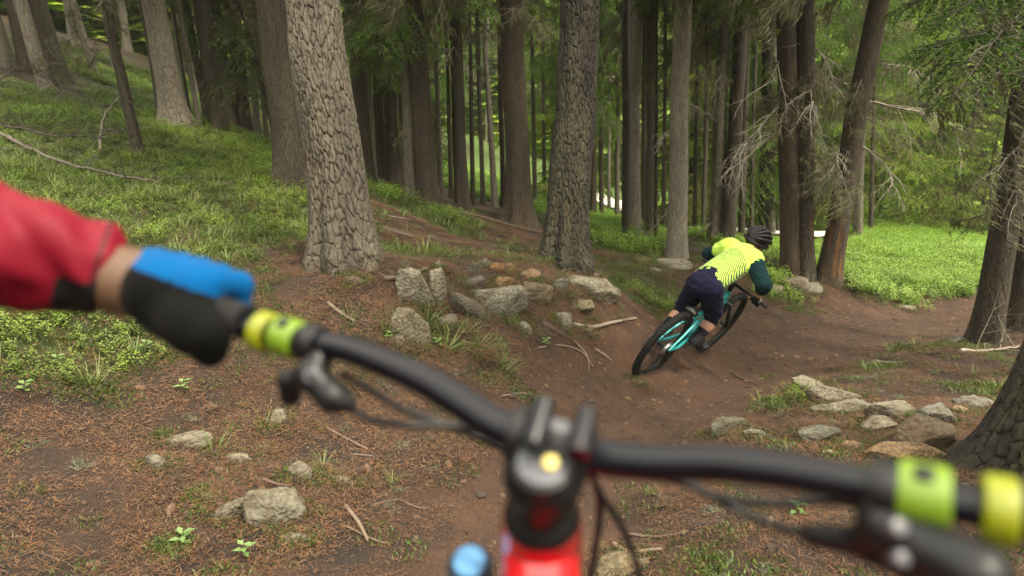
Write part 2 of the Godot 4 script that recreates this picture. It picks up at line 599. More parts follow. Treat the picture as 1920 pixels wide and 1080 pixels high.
# ---------------------------------------------------------------- small plants and litter
func wrinkle(m: MB, amp: float, freq: float) -> void:
	var nn := m.normals()
	var nz := noise(17, freq, FastNoiseLite.TYPE_SIMPLEX_SMOOTH, 2)
	for k in m.v.size():
		m.v[k] += nn[k] * amp * (1.0 - 2.4 * absf(nz.get_noise_3dv(m.v[k] * Vector3(1.0, 1.6, 1.0))))

func leaf(m: MB, p: Vector3, dir: Vector3, up: Vector3, l: float, w: float, col: Color) -> void:
	var side := dir.cross(up).normalized()
	var nrm := side.cross(dir).normalized()
	var a := m.add(p, col)
	var b := m.add(p + dir * l * 0.5 + side * w * 0.5 + nrm * w * 0.12, col)
	var c := m.add(p + dir * l - nrm * l * 0.12, col)
	var d := m.add(p + dir * l * 0.5 - side * w * 0.5 + nrm * w * 0.12, col)
	m.tri(a, c, b)
	m.tri(a, d, c)

func rdir() -> Vector3:
	var a := rng.randf() * TAU
	var y := rng.randf_range(-1, 1)
	var r := sqrt(1 - y * y)
	return Vector3(r * cos(a), y, r * sin(a))

func needle_clump(n: int, rad: float, l: float, w: float) -> ArrayMesh:
	var m := MB.new()
	for k in n:
		var a := rng.randf() * TAU
		var q := sqrt(rng.randf()) * rad
		var p := Vector3(cos(a) * q, rng.randf_range(0.0, 0.014), sin(a) * q)
		var h := rng.randf() * TAU
		var d := Vector3(cos(h), rng.randf_range(-0.12, 0.3), sin(h)).normalized()
		var s := d.cross(Vector3.UP).normalized() * w * rng.randf_range(0.6, 1.3)
		var ll := l * rng.randf_range(0.5, 1.3)
		var tone := Color(0.20, 0.075, 0.026).lerp(Color(0.32, 0.17, 0.07), rng.randf() ** 2)
		var pick := rng.randf()
		if pick < 0.42:
			tone = Color(0.055, 0.033, 0.021)
		elif pick > 0.95:
			tone = Color(0.27, 0.18, 0.10)
		var mid := p + d * ll * 0.5 + Vector3.UP * ll * 0.06
		var i0 := m.add(p + s, tone)
		var i1 := m.add(p - s, tone)
		var i2 := m.add(mid + s, tone)
		var i3 := m.add(mid - s, tone)
		var i4 := m.add(p + d * ll, tone)
		m.quad(i0, i1, i3, i2)
		m.tri(i2, i3, i4)
	return m.mesh(M.litter)

func bilberry(stems: int, h: float, leaf_l: float, spread: float, c0: Color, c1: Color) -> ArrayMesh:
	var m := MB.new()
	for k in stems:
		var a := rng.randf() * TAU
		var o := Vector3(cos(a), 0, sin(a)) * rng.randf() * spread
		var lean := Vector3(rng.randf_range(-0.5, 0.5), 1, rng.randf_range(-0.5, 0.5)).normalized()
		var hh := h * rng.randf_range(0.6, 1.15)
		var pts := [o, o + lean * hh * 0.55, o + (lean + Vector3.UP * 0.3).normalized() * hh]
		tube(m, pts, [0.002, 0.0015, 0.0008], 3, Color(0.09, 0.12, 0.03), false)
		var n := 9
		for j in n:
			var t := 0.25 + 0.75 * j / (n - 1.0)
			var p: Vector3 = (pts[0] as Vector3).lerp(pts[1], t / 0.55) if t < 0.55 else (pts[1] as Vector3).lerp(pts[2], (t - 0.55) / 0.45)
			for rep in 2:
				var b := rng.randf() * TAU
				var d := Vector3(cos(b), rng.randf_range(-0.1, 0.6), sin(b)).normalized()
				var p2 := p + d * rng.randf() * leaf_l * 1.1
				leaf(m, p2, d, Vector3.UP + rdir() * 0.35, leaf_l * rng.randf_range(0.7, 1.2), leaf_l * 0.62, c0.lerp(c1, rng.randf()))
	return m.mesh(M.leaf)

func grass_tuft(n: int, h: float, col: Color) -> ArrayMesh:
	var m := MB.new()
	for k in n:
		var a := rng.randf() * TAU
		var o := Vector3(cos(a), 0, sin(a)) * rng.randf() * 0.05
		var d := Vector3(cos(a), rng.randf_range(0.8, 2.2), sin(a)).normalized()
		var hh := h * rng.randf_range(0.5, 1.2)
		var s := d.cross(Vector3.UP).normalized() * 0.0022
		var c := col.lerp(Color(0.2, 0.17, 0.06), rng.randf() * 0.5)
		var mid := o + d * hh * 0.6
		var tip := mid + (d + Vector3(cos(a), -0.8, sin(a)) * 0.8).normalized() * hh * 0.5
		var i0 := m.add(o + s, c)
		var i1 := m.add(o - s, c)
		var i2 := m.add(mid + s * 0.8, c)
		var i3 := m.add(mid - s * 0.8, c)
		var i4 := m.add(tip, c)
		m.quad(i0, i1, i3, i2)
		m.tri(i2, i3, i4)
	return m.mesh(M.leaf)

func moss_tuft(n: int, rad: float) -> ArrayMesh:
	var m := MB.new()
	for k in n:
		var a := rng.randf() * TAU
		var q := sqrt(rng.randf()) * rad
		var p := Vector3(cos(a) * q, 0.012 * (1 - q / rad), sin(a) * q)
		var d := Vector3(rng.randf_range(-1, 1), rng.randf_range(0.5, 1.6), rng.randf_range(-1, 1)).normalized()
		leaf(m, p, d, rdir(), rng.randf_range(0.012, 0.03), 0.006, Color(0.10, 0.12, 0.022).lerp(Color(0.05, 0.09, 0.02), rng.randf()))
	return m.mesh(M.leaf)

func lichen_tuft() -> ArrayMesh:
	var m := MB.new()
	for k in 70:
		var d := rdir()
		d.y = absf(d.y)
		var p := Vector3(rng.randf_range(-0.03, 0.03), 0, rng.randf_range(-0.03, 0.03))
		var s := rdir() * 0.002
		var i0 := m.add(p + s, Color(0.2, 0.22, 0.14))
		var i1 := m.add(p - s, Color(0.15, 0.17, 0.1))
		var i2 := m.add(p + d * rng.randf_range(0.02, 0.055), Color(0.26, 0.28, 0.19))
		m.tri(i0, i1, i2)
	return m.mesh(M.litter)

func pebble_mesh(sd: int) -> ArrayMesh:
	return stone_mesh(Vector3(1, 0.6, 0.8), sd, Color(0.72, 0.44, 0.27), 0.0, 5, 7, false)

# a weathered stone: a cut and worn lump with its own facets
func stone_mesh(size: Vector3, sd: int, col: Color, lichen: float, rows := 22, cols := 32, detail := true) -> ArrayMesh:
	var r := RandomNumberGenerator.new()
	r.seed = sd
	var nz := noise(sd, 0.9, FastNoiseLite.TYPE_SIMPLEX_SMOOTH, 4)
	var nf := noise(sd + 7, 3.0, FastNoiseLite.TYPE_SIMPLEX_SMOOTH, 3)
	var cuts := []
	for k in 11:
		var d := Vector3(r.randf_range(-1, 1), r.randf_range(-0.6, 1), r.randf_range(-1, 1)).normalized()
		cuts.append([d, r.randf_range(0.55, 0.9)])
	cuts.append([Vector3(r.randf_range(-0.25, 0.25), 1, r.randf_range(-0.25, 0.25)).normalized(), r.randf_range(0.5, 0.72)])
	var m := MB.new()
	for y in rows + 1:
		var ph := PI * y / rows
		for x in cols:
			var a := TAU * x / cols
			var d := Vector3(sin(ph) * cos(a), cos(ph), sin(ph) * sin(a))
			var rad := 1.0
			for c in cuts:
				var dn := d.dot(c[0])
				if dn > 0.01:
					rad = minf(rad, c[1] / dn)
			rad *= 1.0 + 0.12 * nz.get_noise_3dv(d * 1.6)
			if detail:
				rad *= 1.0 + 0.035 * nf.get_noise_3dv(d * 1.5)
			var l := nz.get_noise_3dv(d * 2.2 + Vector3(9, 3, 1))
			var cc := col * (1.0 + 0.35 * nf.get_noise_3dv(d * 0.7 + Vector3(4, 4, 4)))
			if l > 0.18 - lichen * 0.3 and lichen > 0.0:
				cc = cc.lerp(Color(0.5, 0.52, 0.36), 0.45 * lichen)
			var dirt := nz.get_noise_3dv(d * 1.1 + Vector3(2, 8, 5))
			if detail and dirt > 0.02:
				cc = cc.lerp(Color(0.27, 0.18, 0.11), clampf((dirt - 0.02) * 2.2, 0.0, 0.6))
			m.add(d * rad * size * 0.5, cc)
	for y in rows:
		for x in cols:
			var x2 := (x + 1) % cols
			m.quad(y * cols + x, (y + 1) * cols + x, (y + 1) * cols + x2, y * cols + x2)
	return m.mesh(M.rock)

# ---------------------------------------------------------------- spruces
func live_branch(sd: int, lush: float, brown: float) -> ArrayMesh:
	rng.seed = sd
	var m := MB.new()
	var spine := []
	var rads := []
	for k in 9:
		var t := k / 8.0
		spine.append(Vector3(t, 0.10 * t - 0.30 * t * t + 0.10 * t * t * t, 0.05 * sin(t * 3.0 + sd)))
		rads.append(0.011 * (1.0 - 0.85 * t))
	tube(m, spine, rads, 4, Color(0.075, 0.06, 0.045), false)
	var n := 19
	for j in n:
		var t := 0.16 + 0.84 * j / n
		var p: Vector3 = (spine[int(t * 8)] as Vector3).lerp(spine[mini(8, int(t * 8) + 1)], t * 8 - int(t * 8))
		for s in [-1, 1]:
			if rng.randf() > lush:
				continue
			var l := (0.42 * (1.0 - t) + 0.10) * rng.randf_range(0.6, 1.15)
			var d := Vector3(rng.randf_range(0.5, 0.9), rng.randf_range(-0.55, -0.05), s).normalized()
			var tip := p + d * l + Vector3.DOWN * l * 0.35
			var mid := p + d * l * 0.55
			tube(m, [p, mid, tip], [0.004, 0.003, 0.0012], 3, Color(0.08, 0.065, 0.04), false)
			var steps := int(l / 0.013)
			for q in steps:
				var u := (q + rng.randf()) / steps
				var a := p.lerp(mid, u * 2.0) if u < 0.5 else mid.lerp(tip, u * 2.0 - 1.0)
				var tw := (tip - p).normalized()
				for rep in 3:
					var nd := (tw * 0.7 + rdir() * 0.9).normalized()
					var w := nd.cross(rdir()).normalized() * 0.0046
					var ll := rng.randf_range(0.024, 0.042)
					var c := Color(0.048, 0.096, 0.020).lerp(Color(0.125, 0.205, 0.04), rng.randf() * (0.3 + 0.7 * u))
					if rng.randf() < brown:
						c = Color(0.11, 0.085, 0.045)
					var i0 := m.add(a + w, c)
					var i1 := m.add(a - w, c)
					var i2 := m.add(a + nd * ll, c)
					m.tri(i0, i1, i2)
	return m.mesh(M.needle)

func dead_branch(sd: int, lichen: float, pale: float) -> ArrayMesh:
	rng.seed = sd
	var m := MB.new()
	var c0 := Color(0.075, 0.06, 0.048).lerp(Color(0.3, 0.27, 0.22), pale)
	grow_twig(m, Vector3.ZERO, Vector3(1, 0.05, 0), 1.0, 0.011, 0, c0, lichen)
	return m.mesh(M.twig)

func grow_twig(m: MB, p0: Vector3, d0: Vector3, l: float, r: float, level: int, col: Color, lichen: float) -> void:
	var n := [7, 5, 3][level] as int
	var pts := [p0]
	var rad := [r]
	var d := d0.normalized()
	var p := p0
	for k in n:
		d = (d + rdir() * 0.22 + Vector3.DOWN * [0.07, 0.12, 0.1][level]).normalized()
		p += d * l / n
		pts.append(p)
		rad.append(r * (1.0 - 0.85 * (k + 1.0) / n))
	tube(m, pts, rad, 4 if level < 2 else 3, col, false)
	if lichen > 0.0:
		for k in int(l * 26 * lichen):
			var q := rng.randi_range(0, n - 1)
			var a: Vector3 = (pts[q] as Vector3).lerp(pts[q + 1], rng.randf())
			var c := Color(0.12, 0.13, 0.06).lerp(Color(0.19, 0.18, 0.10), rng.randf())
			for rep in 3:
				var h := rng.randf_range(0.03, 0.13)
				var e := a + Vector3(rng.randf_range(-0.3, 0.3), -1, rng.randf_range(-0.3, 0.3)) * h
				var w := rdir() * 0.004
				w.y = 0
				m.tri(m.add(a + w, c), m.add(a - w, c), m.add(e, c))
	if level < 2:
		var cnt: int = [11, 6][level]
		for k in cnt:
			var t := rng.randf_range(0.15, 0.98) * n
			var q := mini(int(t), n - 1)
			var a: Vector3 = (pts[q] as Vector3).lerp(pts[q + 1], t - q)
			var tw: Vector3 = (pts[q + 1] - pts[q]).normalized()
			var side := tw.cross(rdir()).normalized()
			side.y *= 0.5
			grow_twig(m, a, tw * 0.75 + side * 0.8, l * rng.randf_range(0.22, 0.5), r * 0.5, level + 1, col, lichen)

var branch_live := []
var branch_dead := []
var crowns := {}                      # variants of crowns, shared by the trees

func crown_set(sd: int, y0: float, H: float, lmax: float, step: float, per: int, dark: float, young := false) -> Array:
	rng.seed = sd
	var sets := []
	for k in branch_live.size():
		sets.append([[], []])
	var y := y0
	while y < H - 0.2:
		var t := (y - y0) / (H - y0)
		for k in (per if young or t < 0.22 else maxi(1, per - 2)):
			var az := rng.randf() * TAU
			var l := lmax * (1.0 - t) ** 0.8 * rng.randf_range(0.6, 1.15) + 0.12
			if not young:
				l *= 0.75 + 0.35 * smoothstep(0.0, 0.15, t)
			var tilt := lerpf(-0.42, 0.35, t) + rng.randf_range(-0.18, 0.18)
			if young: tilt += 0.25
			var b := Basis(Vector3.UP, az) * Basis(Vector3.BACK, tilt) * Basis(Vector3.RIGHT, rng.randf_range(-0.3, 0.3))
			var q := rng.randi_range(0, branch_live.size() - 1)
			sets[q][0].append(Transform3D(b.scaled_local(Vector3(l, l, l * rng.randf_range(0.8, 1.1))), Vector3(0, y + rng.randf_range(-0.1, 0.1), 0)))
			var v := rng.randf_range(0.75, 1.25)
			sets[q][1].append(Color(v, v, v) * (Color(2.3, 1.95, 1.1) if young else Color(1.7, 1.7, 1.2).lerp(Color(1.25, 1.3, 1.05), dark)))  # sunlit brightness put into the needle tint; young spruces also lighter green
		y += step * (lerpf(1.0, 0.9, t) if young else lerpf(1.0, 2.2, t))
	return sets

func dead_set(sd: int, y0: float, y1: float, n: int, l: float) -> Array:
	rng.seed = sd
	var sets := []
	for k in branch_dead.size():
		sets.append([[], []])
	for k in n:
		var y := lerpf(y0, y1, pow(rng.randf(), 0.6))
		var b := Basis(Vector3.UP, rng.randf() * TAU) * Basis(Vector3.BACK, rng.randf_range(-0.35, 0.25)) * Basis(Vector3.RIGHT, rng.randf_range(-1, 1))
		var q := rng.randi_range(0, branch_dead.size() - 1)
		var ll := l * rng.randf_range(0.5, 1.3)
		sets[q][0].append(Transform3D(b.scaled_local(Vector3.ONE * ll), Vector3(0, y, 0)))
		sets[q][1].append(Color(1.2, 1.2, 1.1) * rng.randf_range(0.8, 1.2))
	return sets

func multis(sets: Array, meshes: Array) -> Array:
	var out := []
	for k in sets.size():
		if sets[k][0].is_empty():
			continue
		var mm := MultiMesh.new()
		mm.transform_format = MultiMesh.TRANSFORM_3D
		mm.use_colors = true
		mm.instance_count = sets[k][0].size()
		mm.mesh = meshes[k]
		for j in sets[k][0].size():
			mm.set_instance_transform(j, sets[k][0][j])
			mm.set_instance_color(j, sets[k][1][j])
		out.append(mm)
	return out

func wear(o: Node3D, what: String, mms: Array) -> void:
	for mm in mms:
		var q := MultiMeshInstance3D.new()
		q.name = what
		q.multimesh = mm
		q.set_meta("kind", "stuff")
		o.add_child(q, true)

func make_crowns() -> void:
	branch_live = [live_branch(101, 0.95, 0.05), live_branch(102, 0.8, 0.12), live_branch(103, 0.65, 0.25)]
	branch_dead = [dead_branch(201, 0.9, 0.1), dead_branch(202, 0.35, 0.35), dead_branch(203, 1.3, 0.15)]
	var k := 0
	for y0 in [2.8, 3.5, 4.4, 5.6]:
		for v in 2:
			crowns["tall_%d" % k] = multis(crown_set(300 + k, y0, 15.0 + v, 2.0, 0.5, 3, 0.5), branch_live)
			crowns["dead_%d" % k] = multis(dead_set(400 + k, maxf(0.9, y0 - 1.8), y0 + 2.0, 20, 1.15), branch_dead)
			k += 1
	for v in 3:
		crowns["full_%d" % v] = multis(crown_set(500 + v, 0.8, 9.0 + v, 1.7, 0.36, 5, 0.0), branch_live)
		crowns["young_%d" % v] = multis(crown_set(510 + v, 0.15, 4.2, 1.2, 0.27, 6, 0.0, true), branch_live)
	crowns["twigs"] = multis(dead_set(450, 0.7, 3.2, 16, 0.75), branch_dead)
	crowns["stubs"] = multis(dead_set(451, 0.8, 5.0, 12, 0.45), branch_dead)

func bark_at(u: float, v: float) -> float:
	var x := int(fposmod(u, 1.0) * 511.99)
	var y := int(fposmod(v, 1.0) * 511.99)
	return bark_h.get_pixel(x, y).r

func trunk_mesh(dia: float, H: float, sd: int, tone: Color, flare: float, fine := false, scar := 0.0, moss := 0.0) -> ArrayMesh:
	var m := MB.new()
	var sides := 150 if fine else 22
	var hs := []
	if fine:
		var y := -0.25
		while y < 3.4:
			hs.append(y)
			y += 0.0105
		while y < H:
			hs.append(y)
			y += 0.5
	else:
		hs = [-0.35, -0.1, 0.0, 0.06, 0.13, 0.22, 0.34, 0.5, 0.75, 1.1, 1.5, 2.0, 2.6, 3.2, 4.0, 5.0, 6.5, 8.5, 11.0]
	hs.append(H)
	var nz := noise(sd, 0.8)
	var rep := maxf(1.0, roundf(dia * PI / 0.6))
	var lob := 4 + sd % 3
	for r in hs.size():
		var h: float = hs[r]
		var hh := maxf(h, 0.0)
		var rad := dia * 0.5 * (1.0 - 0.9 * pow(clampf(hh / H, 0, 1), 1.25))
		var fl := flare * exp(-hh / (0.16 + dia * 0.32))
		var off := Vector3(nz.get_noise_2d(h * 0.6, 3.0), 0, nz.get_noise_2d(h * 0.6, 40.0)) * dia * 0.18 * smoothstep(0.2, 2.5, hh)
		for k in sides + 1:
			var a := TAU * (k % sides) / sides
			var lobe := 0.5 + 0.5 * cos(lob * a + sd + 1.5 * sin(a * 2 + sd))
			var rr := rad * (1.0 + fl * (0.35 + 0.9 * lobe) + 0.05 * nz.get_noise_2d(cos(a) * 1.5 + h * 0.7, sin(a) * 1.5))
			var u := rep * k / sides
			var v := h / 2.4
			var cc := tone
			if fine:
				rr += 0.016 * (bark_at(u, v) - 0.7)
			var q := nz.get_noise_3d(cos(a) * 1.2, h * 0.9, sin(a) * 1.2)
			cc = cc * (1.0 + 0.35 * q)
			if moss > 0.0:
				cc = cc.lerp(Color(0.26, 0.28, 0.14), clampf(moss * (0.35 + q * 1.4) , 0, 0.6))
			if scar > 0.0:
				var sc := smoothstep(0.2, 0.35, nz.get_noise_3d(cos(a) * 2.2 + 7, h * 1.6, sin(a) * 2.2)) * smoothstep(1.1, 0.7, hh) * smoothstep(0.05, 0.25, hh)
				cc = cc.lerp(Color(0.55, 0.27, 0.11), sc * scar)
				rr -= 0.012 * sc
			cc.a = 1.0
			m.add(off + Vector3(cos(a) * rr, h, sin(a) * rr), cc, Vector2(u, v))
		m.seams.append([r * (sides + 1), r * (sides + 1) + sides])
	for r in hs.size() - 1:
		for k in sides:
			var a := r * (sides + 1) + k
			m.quad(a, a + 1, a + sides + 2, a + sides + 1)
	return m.mesh(M.bark)

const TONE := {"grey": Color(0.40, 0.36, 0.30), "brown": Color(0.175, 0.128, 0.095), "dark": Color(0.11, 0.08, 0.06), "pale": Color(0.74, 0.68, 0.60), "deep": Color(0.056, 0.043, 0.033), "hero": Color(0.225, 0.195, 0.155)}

# px, py: foot of the trunk; w: its width; tx: where it leaves the frame's top
func spruce(px: float, py: float, w: float, tx: float, tone: String, crown: String, label: String, flare := 0.5, opts := {}) -> Node3D:
	var base := drop(px, py)
	var d := depth_of(base)
	var dia := w / F * d
	var dir := cam_b * Vector3((tx - 960.0) / F, 540.0 / F, -1.0)
	var top := EYE + dir * ((base.z + float(opts.get("back", 0.0)) - EYE.z) / dir.z)
	var up := (top - base).normalized()
	var o := plant_tree("spruce_tree", label, "tree", base, up, dia, tone, crown, flare, opts)
	return o

var tree_no := 0
func plant_tree(called: String, label: String, cat: String, base: Vector3, up: Vector3, dia: float, tone: String, crown: String, flare: float, opts := {}, group := "") -> Node3D:
	tree_no += 1
	var side := up.cross(Vector3.BACK).normalized()
	var b := Basis(side, up, side.cross(up)).orthonormalized() * Basis(Vector3.UP, tree_no * 2.4)
	var o := thing(called, label, cat, base, b, group)
	var H: float = opts.get("H", 14.0)
	put("trunk", trunk_mesh(dia, H, 60 + tree_no, TONE[tone], flare, opts.get("fine", false), opts.get("scar", 0.0), opts.get("moss", 0.15)), o)
	if crown != "":
		wear(o, "crown", crowns[crown])
		if crown.begins_with("tall"):
			wear(o, "dead_branches", crowns[crown.replace("tall", "dead")])
	for extra in opts.get("extra", []):
		wear(o, "dead_branches", crowns[extra])
	return o
# ---------------------------------------------------------------- terrain sheet
func axis_steps(a: float, b: float, fine: float, out: float) -> PackedFloat32Array:
	var r := PackedFloat32Array()
	var x := a
	while x < b:
		r.append(x)
		x += fine
	var s := fine
	while x < out:
		r.append(x)
		s *= 1.075
		x += s
	var l := PackedFloat32Array()
	x = a - fine
	s = fine
	while x > -out:
		l.append(x)
		s *= 1.075
		x -= s
	l.reverse()
	l.append_array(r)
	return l

func build_ground() -> void:
	var xs := axis_steps(-5.5, 6.5, 0.05, 420.0)
	var zs := axis_steps(-11.0, -0.9, 0.045, 420.0)
	var nx := xs.size()
	var nz := zs.size()
	var m := MB.new()
	var hh := PackedFloat32Array()
	for z in zs:
		for x in xs:
			var tm := trail_mask(x, z)
			var h := height(x, z, tm)
			m.add(Vector3(x, h, z), ground_color(x, z, tm, green_mask(x, z)))
	for z in nz - 1:
		for x in nx - 1:
			var a := z * nx + x
			m.quad(a, a + 1, a + nx + 1, a + nx)
	var o := put("ground", m.mesh(M.ground))
	tag(o, "forest floor of brown earth, needle litter and moss sloping down to the clearing", "", "", "structure")

func in_view(x: float, z: float) -> bool:
	return z < 0.0 and absf(x) < -z * 0.98 + 1.0

func scatter(n: int, x0: float, x1: float, z0: float, z1: float, keep: Callable, scale: Callable, sink := 0.0) -> Array:
	var xf := []
	for k in n:
		var x := rng.randf_range(x0, x1)
		var z := rng.randf_range(z0, z1)
		if not in_view(x, z):
			continue
		var tm := trail_mask(x, z)
		var g := green_mask(x, z)
		if on_road(x, z) > 0.5 or rng.randf() > keep.call(x, z, tm, g):
			continue
		var up := ground_normal(x, z)
		var side := up.cross(Vector3.BACK).normalized()
		var b := Basis(side, up, side.cross(up)).orthonormalized() * Basis(Vector3.UP, rng.randf() * TAU)
		var s: float = scale.call(x, z)
		xf.append(Transform3D(b.scaled_local(Vector3.ONE * s * rng.randf_range(0.7, 1.3)), Vector3(x, height(x, z, tm) - sink, z)))
	return xf

func shades(n: int, lo: float, hi: float) -> Array:
	var c := []
	for k in n:
		var v := rng.randf_range(lo, hi)
		c.append(Color(v, v * rng.randf_range(0.94, 1.06), v))
	return c

func strew(called: String, label: String, cat: String, meshes: Array, xf: Array, lo := 0.75, hi := 1.25) -> void:
	# one object of ground cover, in a few variants of its clump
	var o := thing(called, label, cat)
	o.set_meta("kind", "stuff")
	var per := []
	for k in meshes.size(): per.append([])
	for t in xf: per[rng.randi_range(0, meshes.size() - 1)].append(t)
	for k in meshes.size():
		if per[k].size():
			many(called + "_clumps", meshes[k], per[k], shades(per[k].size(), lo, hi), o)

func build_cover() -> void:
	rng.seed = 77
	var skirt_moss := skirts.filter(func(_t): return rng.randf() < 0.45)
	var nm := [needle_clump(90, 0.12, 0.028, 0.0010), needle_clump(80, 0.13, 0.042, 0.0010), needle_clump(100, 0.15, 0.030, 0.0010)]
	strew("needle_litter", "rust coloured dry needles strewn over the forest floor beside the trail", "needles", nm,
		scatter(46000, -7, 7, -11, -0.9, func(x, z, tm, g): return (1.0 - 0.93 * tm) * (1.0 - 0.55 * smoothstep(0.4, 0.8, g)) * clampf(0.55 + 1.6 * n_mid.get_noise_2d(x * 2.0, z * 2.0 + 30.0), 0.12, 1.0), func(x, z): return 1.0) + skirts)
	var bil := []
	for k in 3: bil.append(bilberry(7, 0.11, 0.019, 0.11, Color(0.10, 0.155, 0.018), Color(0.22, 0.29, 0.04)))
	strew("bilberry_cover", "low green bilberry leaves covering the slope left of the trail", "bilberry", bil,
		scatter(90000, -20, 6, -27, -1.2, func(x, z, tm, g): return (1.0 - tm) * smoothstep(0.5, 1.05, g) * 0.27, func(x, z): return 0.9 + 0.4 * smoothstep(-6.0, -16.0, z)), 0.5, 1.15)
	var mea := []
	for k in 3: mea.append(bilberry(12, 0.17, 0.028, 0.24, Color(0.14, 0.23, 0.03), Color(0.27, 0.37, 0.06)))
	strew("meadow_cover", "bright green leafy undergrowth filling the sunlit clearing", "undergrowth", mea,
		scatter(60000, -10, 26, -36, -9.0, func(x, z, tm, g): return (1.0 - tm) * smoothstep(0.4, 0.75, g) * smoothstep(-4.0, 3.0, x + (-z - 13.0) * 0.2) * (0.35 + 0.65 * smoothstep(-22.0, -12.0, z)), func(x, z): return 1.0 + 0.8 * smoothstep(-14.0, -30.0, z)))
	var gr := [grass_tuft(26, 0.14, Color(0.09, 0.15, 0.03)), grass_tuft(18, 0.2, Color(0.12, 0.17, 0.04))]
	strew("grass_tufts", "thin grass tufts scattered among the needles and moss", "grass", gr,
		scatter(9000, -9, 8, -14, -1.2, func(x, z, tm, g): return (1.0 - tm) * (0.02 + 0.5 * smoothstep(0.2, 0.6, g)) * smoothstep(-2.0, -4.5, z), func(x, z): return 0.9))
	strew("moss_cover", "olive moss and tiny shoots between the needles", "moss", [moss_tuft(60, 0.07), moss_tuft(80, 0.09)],
		scatter(34000, -9, 7, -13, -1.0, func(x, z, tm, g): return (1.0 - tm) * (0.05 + 0.75 * smoothstep(0.15, 0.5, g)), func(x, z): return 1.1) + skirt_moss)
	strew("lichen_tufts", "small pale grey lichen tufts fallen on the needle litter", "lichen", [lichen_tuft()],
		scatter(2600, -6, 6, -9, -1.0, func(x, z, tm, g): return (1.0 - tm) * 0.28, func(x, z): return 1.0))
	var pb := []
	for k in 4: pb.append(pebble_mesh(900 + k))
	strew("trail_gravel", "crumbs of earth and small stones lying on the dirt trail", "gravel", pb,
		scatter(52000, -3, 12, -12, -1.0, func(x, z, tm, g): return 0.16 + 0.75 * tm, func(x, z): return 0.008 + 0.06 * pow(rng.randf(), 8.0)), 0.35, 1.6)
	var tw := []
	for k in 3: tw.append(litter_twig(700 + k))
	strew("twig_litter", "thin brown twigs littering the forest floor", "twigs", tw,
		scatter(2600, -7, 8, -12, -1.0, func(x, z, tm, g): return 0.45 * (1.0 - 0.75 * tm), func(x, z): return 0.8))

func litter_twig(sd: int) -> ArrayMesh:
	rng.seed = sd
	var m := MB.new()
	var c := Color(0.10, 0.075, 0.055)
	var p := Vector3(-0.09, 0.004, 0)
	var pts := [p]
	var d := Vector3(1, 0, 0)
	for k in 5:
		d = (d + Vector3(0, rng.randf_range(-0.08, 0.1), rng.randf_range(-0.4, 0.4))).normalized()
		p += d * 0.04
		p.y = maxf(p.y, 0.003)
		pts.append(p)
	tube(m, pts, [0.003, 0.0028, 0.0025, 0.002, 0.0016, 0.001], 4, c, false)
	for k in 3:
		var q: Vector3 = pts[1 + k]
		tube(m, [q, q + Vector3(0.03, 0.008, rng.randf_range(-0.04, 0.04))], [0.0016, 0.0007], 3, c, false)
	rng.seed = sd + 5000
	return m.mesh(M.twig)

# ---------------------------------------------------------------- stones, sticks, cones
var stone_no := 0
var skirts := []
func stone(px: float, py: float, w: float, h: float, col: Color, label: String, thick := 0.8, roll := 0.0, yaw := 0.0, lichen := 0.25, sink := 0.5) -> void:
	stone_no += 1
	var g := drop(px, py + h * 0.4)
	var d := depth_of(g)
	var s := Vector3(w / F * d * 1.22, h / F * d * 1.15 * (1.0 + sink), w / F * d * thick)
	var b := Basis(Vector3.UP, yaw) * Basis(Vector3.BACK, roll)
	col = col * Color(0.92, 0.89, 0.80)
	var o := put("rock", stone_mesh(s, 1000 + stone_no * 13, col, lichen, 30 if w > 50 else 16, 44 if w > 50 else 22))
	o.transform = Transform3D(b, g + Vector3(0, s.y * (0.5 - sink / (1.0 + sink)), -s.z * 0.3))
	tag(o, label, "rock", "rocks beside the trail")
	for k in 14:
		var a := TAU * k / 14.0 + stone_no
		var q := g + Basis(Vector3.UP, yaw) * Vector3(cos(a) * s.x * 0.5, 0, sin(a) * s.z * 0.5 - s.z * 0.0) + Vector3(0, 0, -s.z * 0.3)
		skirts.append(Transform3D(Basis(Vector3.UP, a * 3.0), Vector3(q.x, height(q.x, q.z) + 0.012, q.z)))

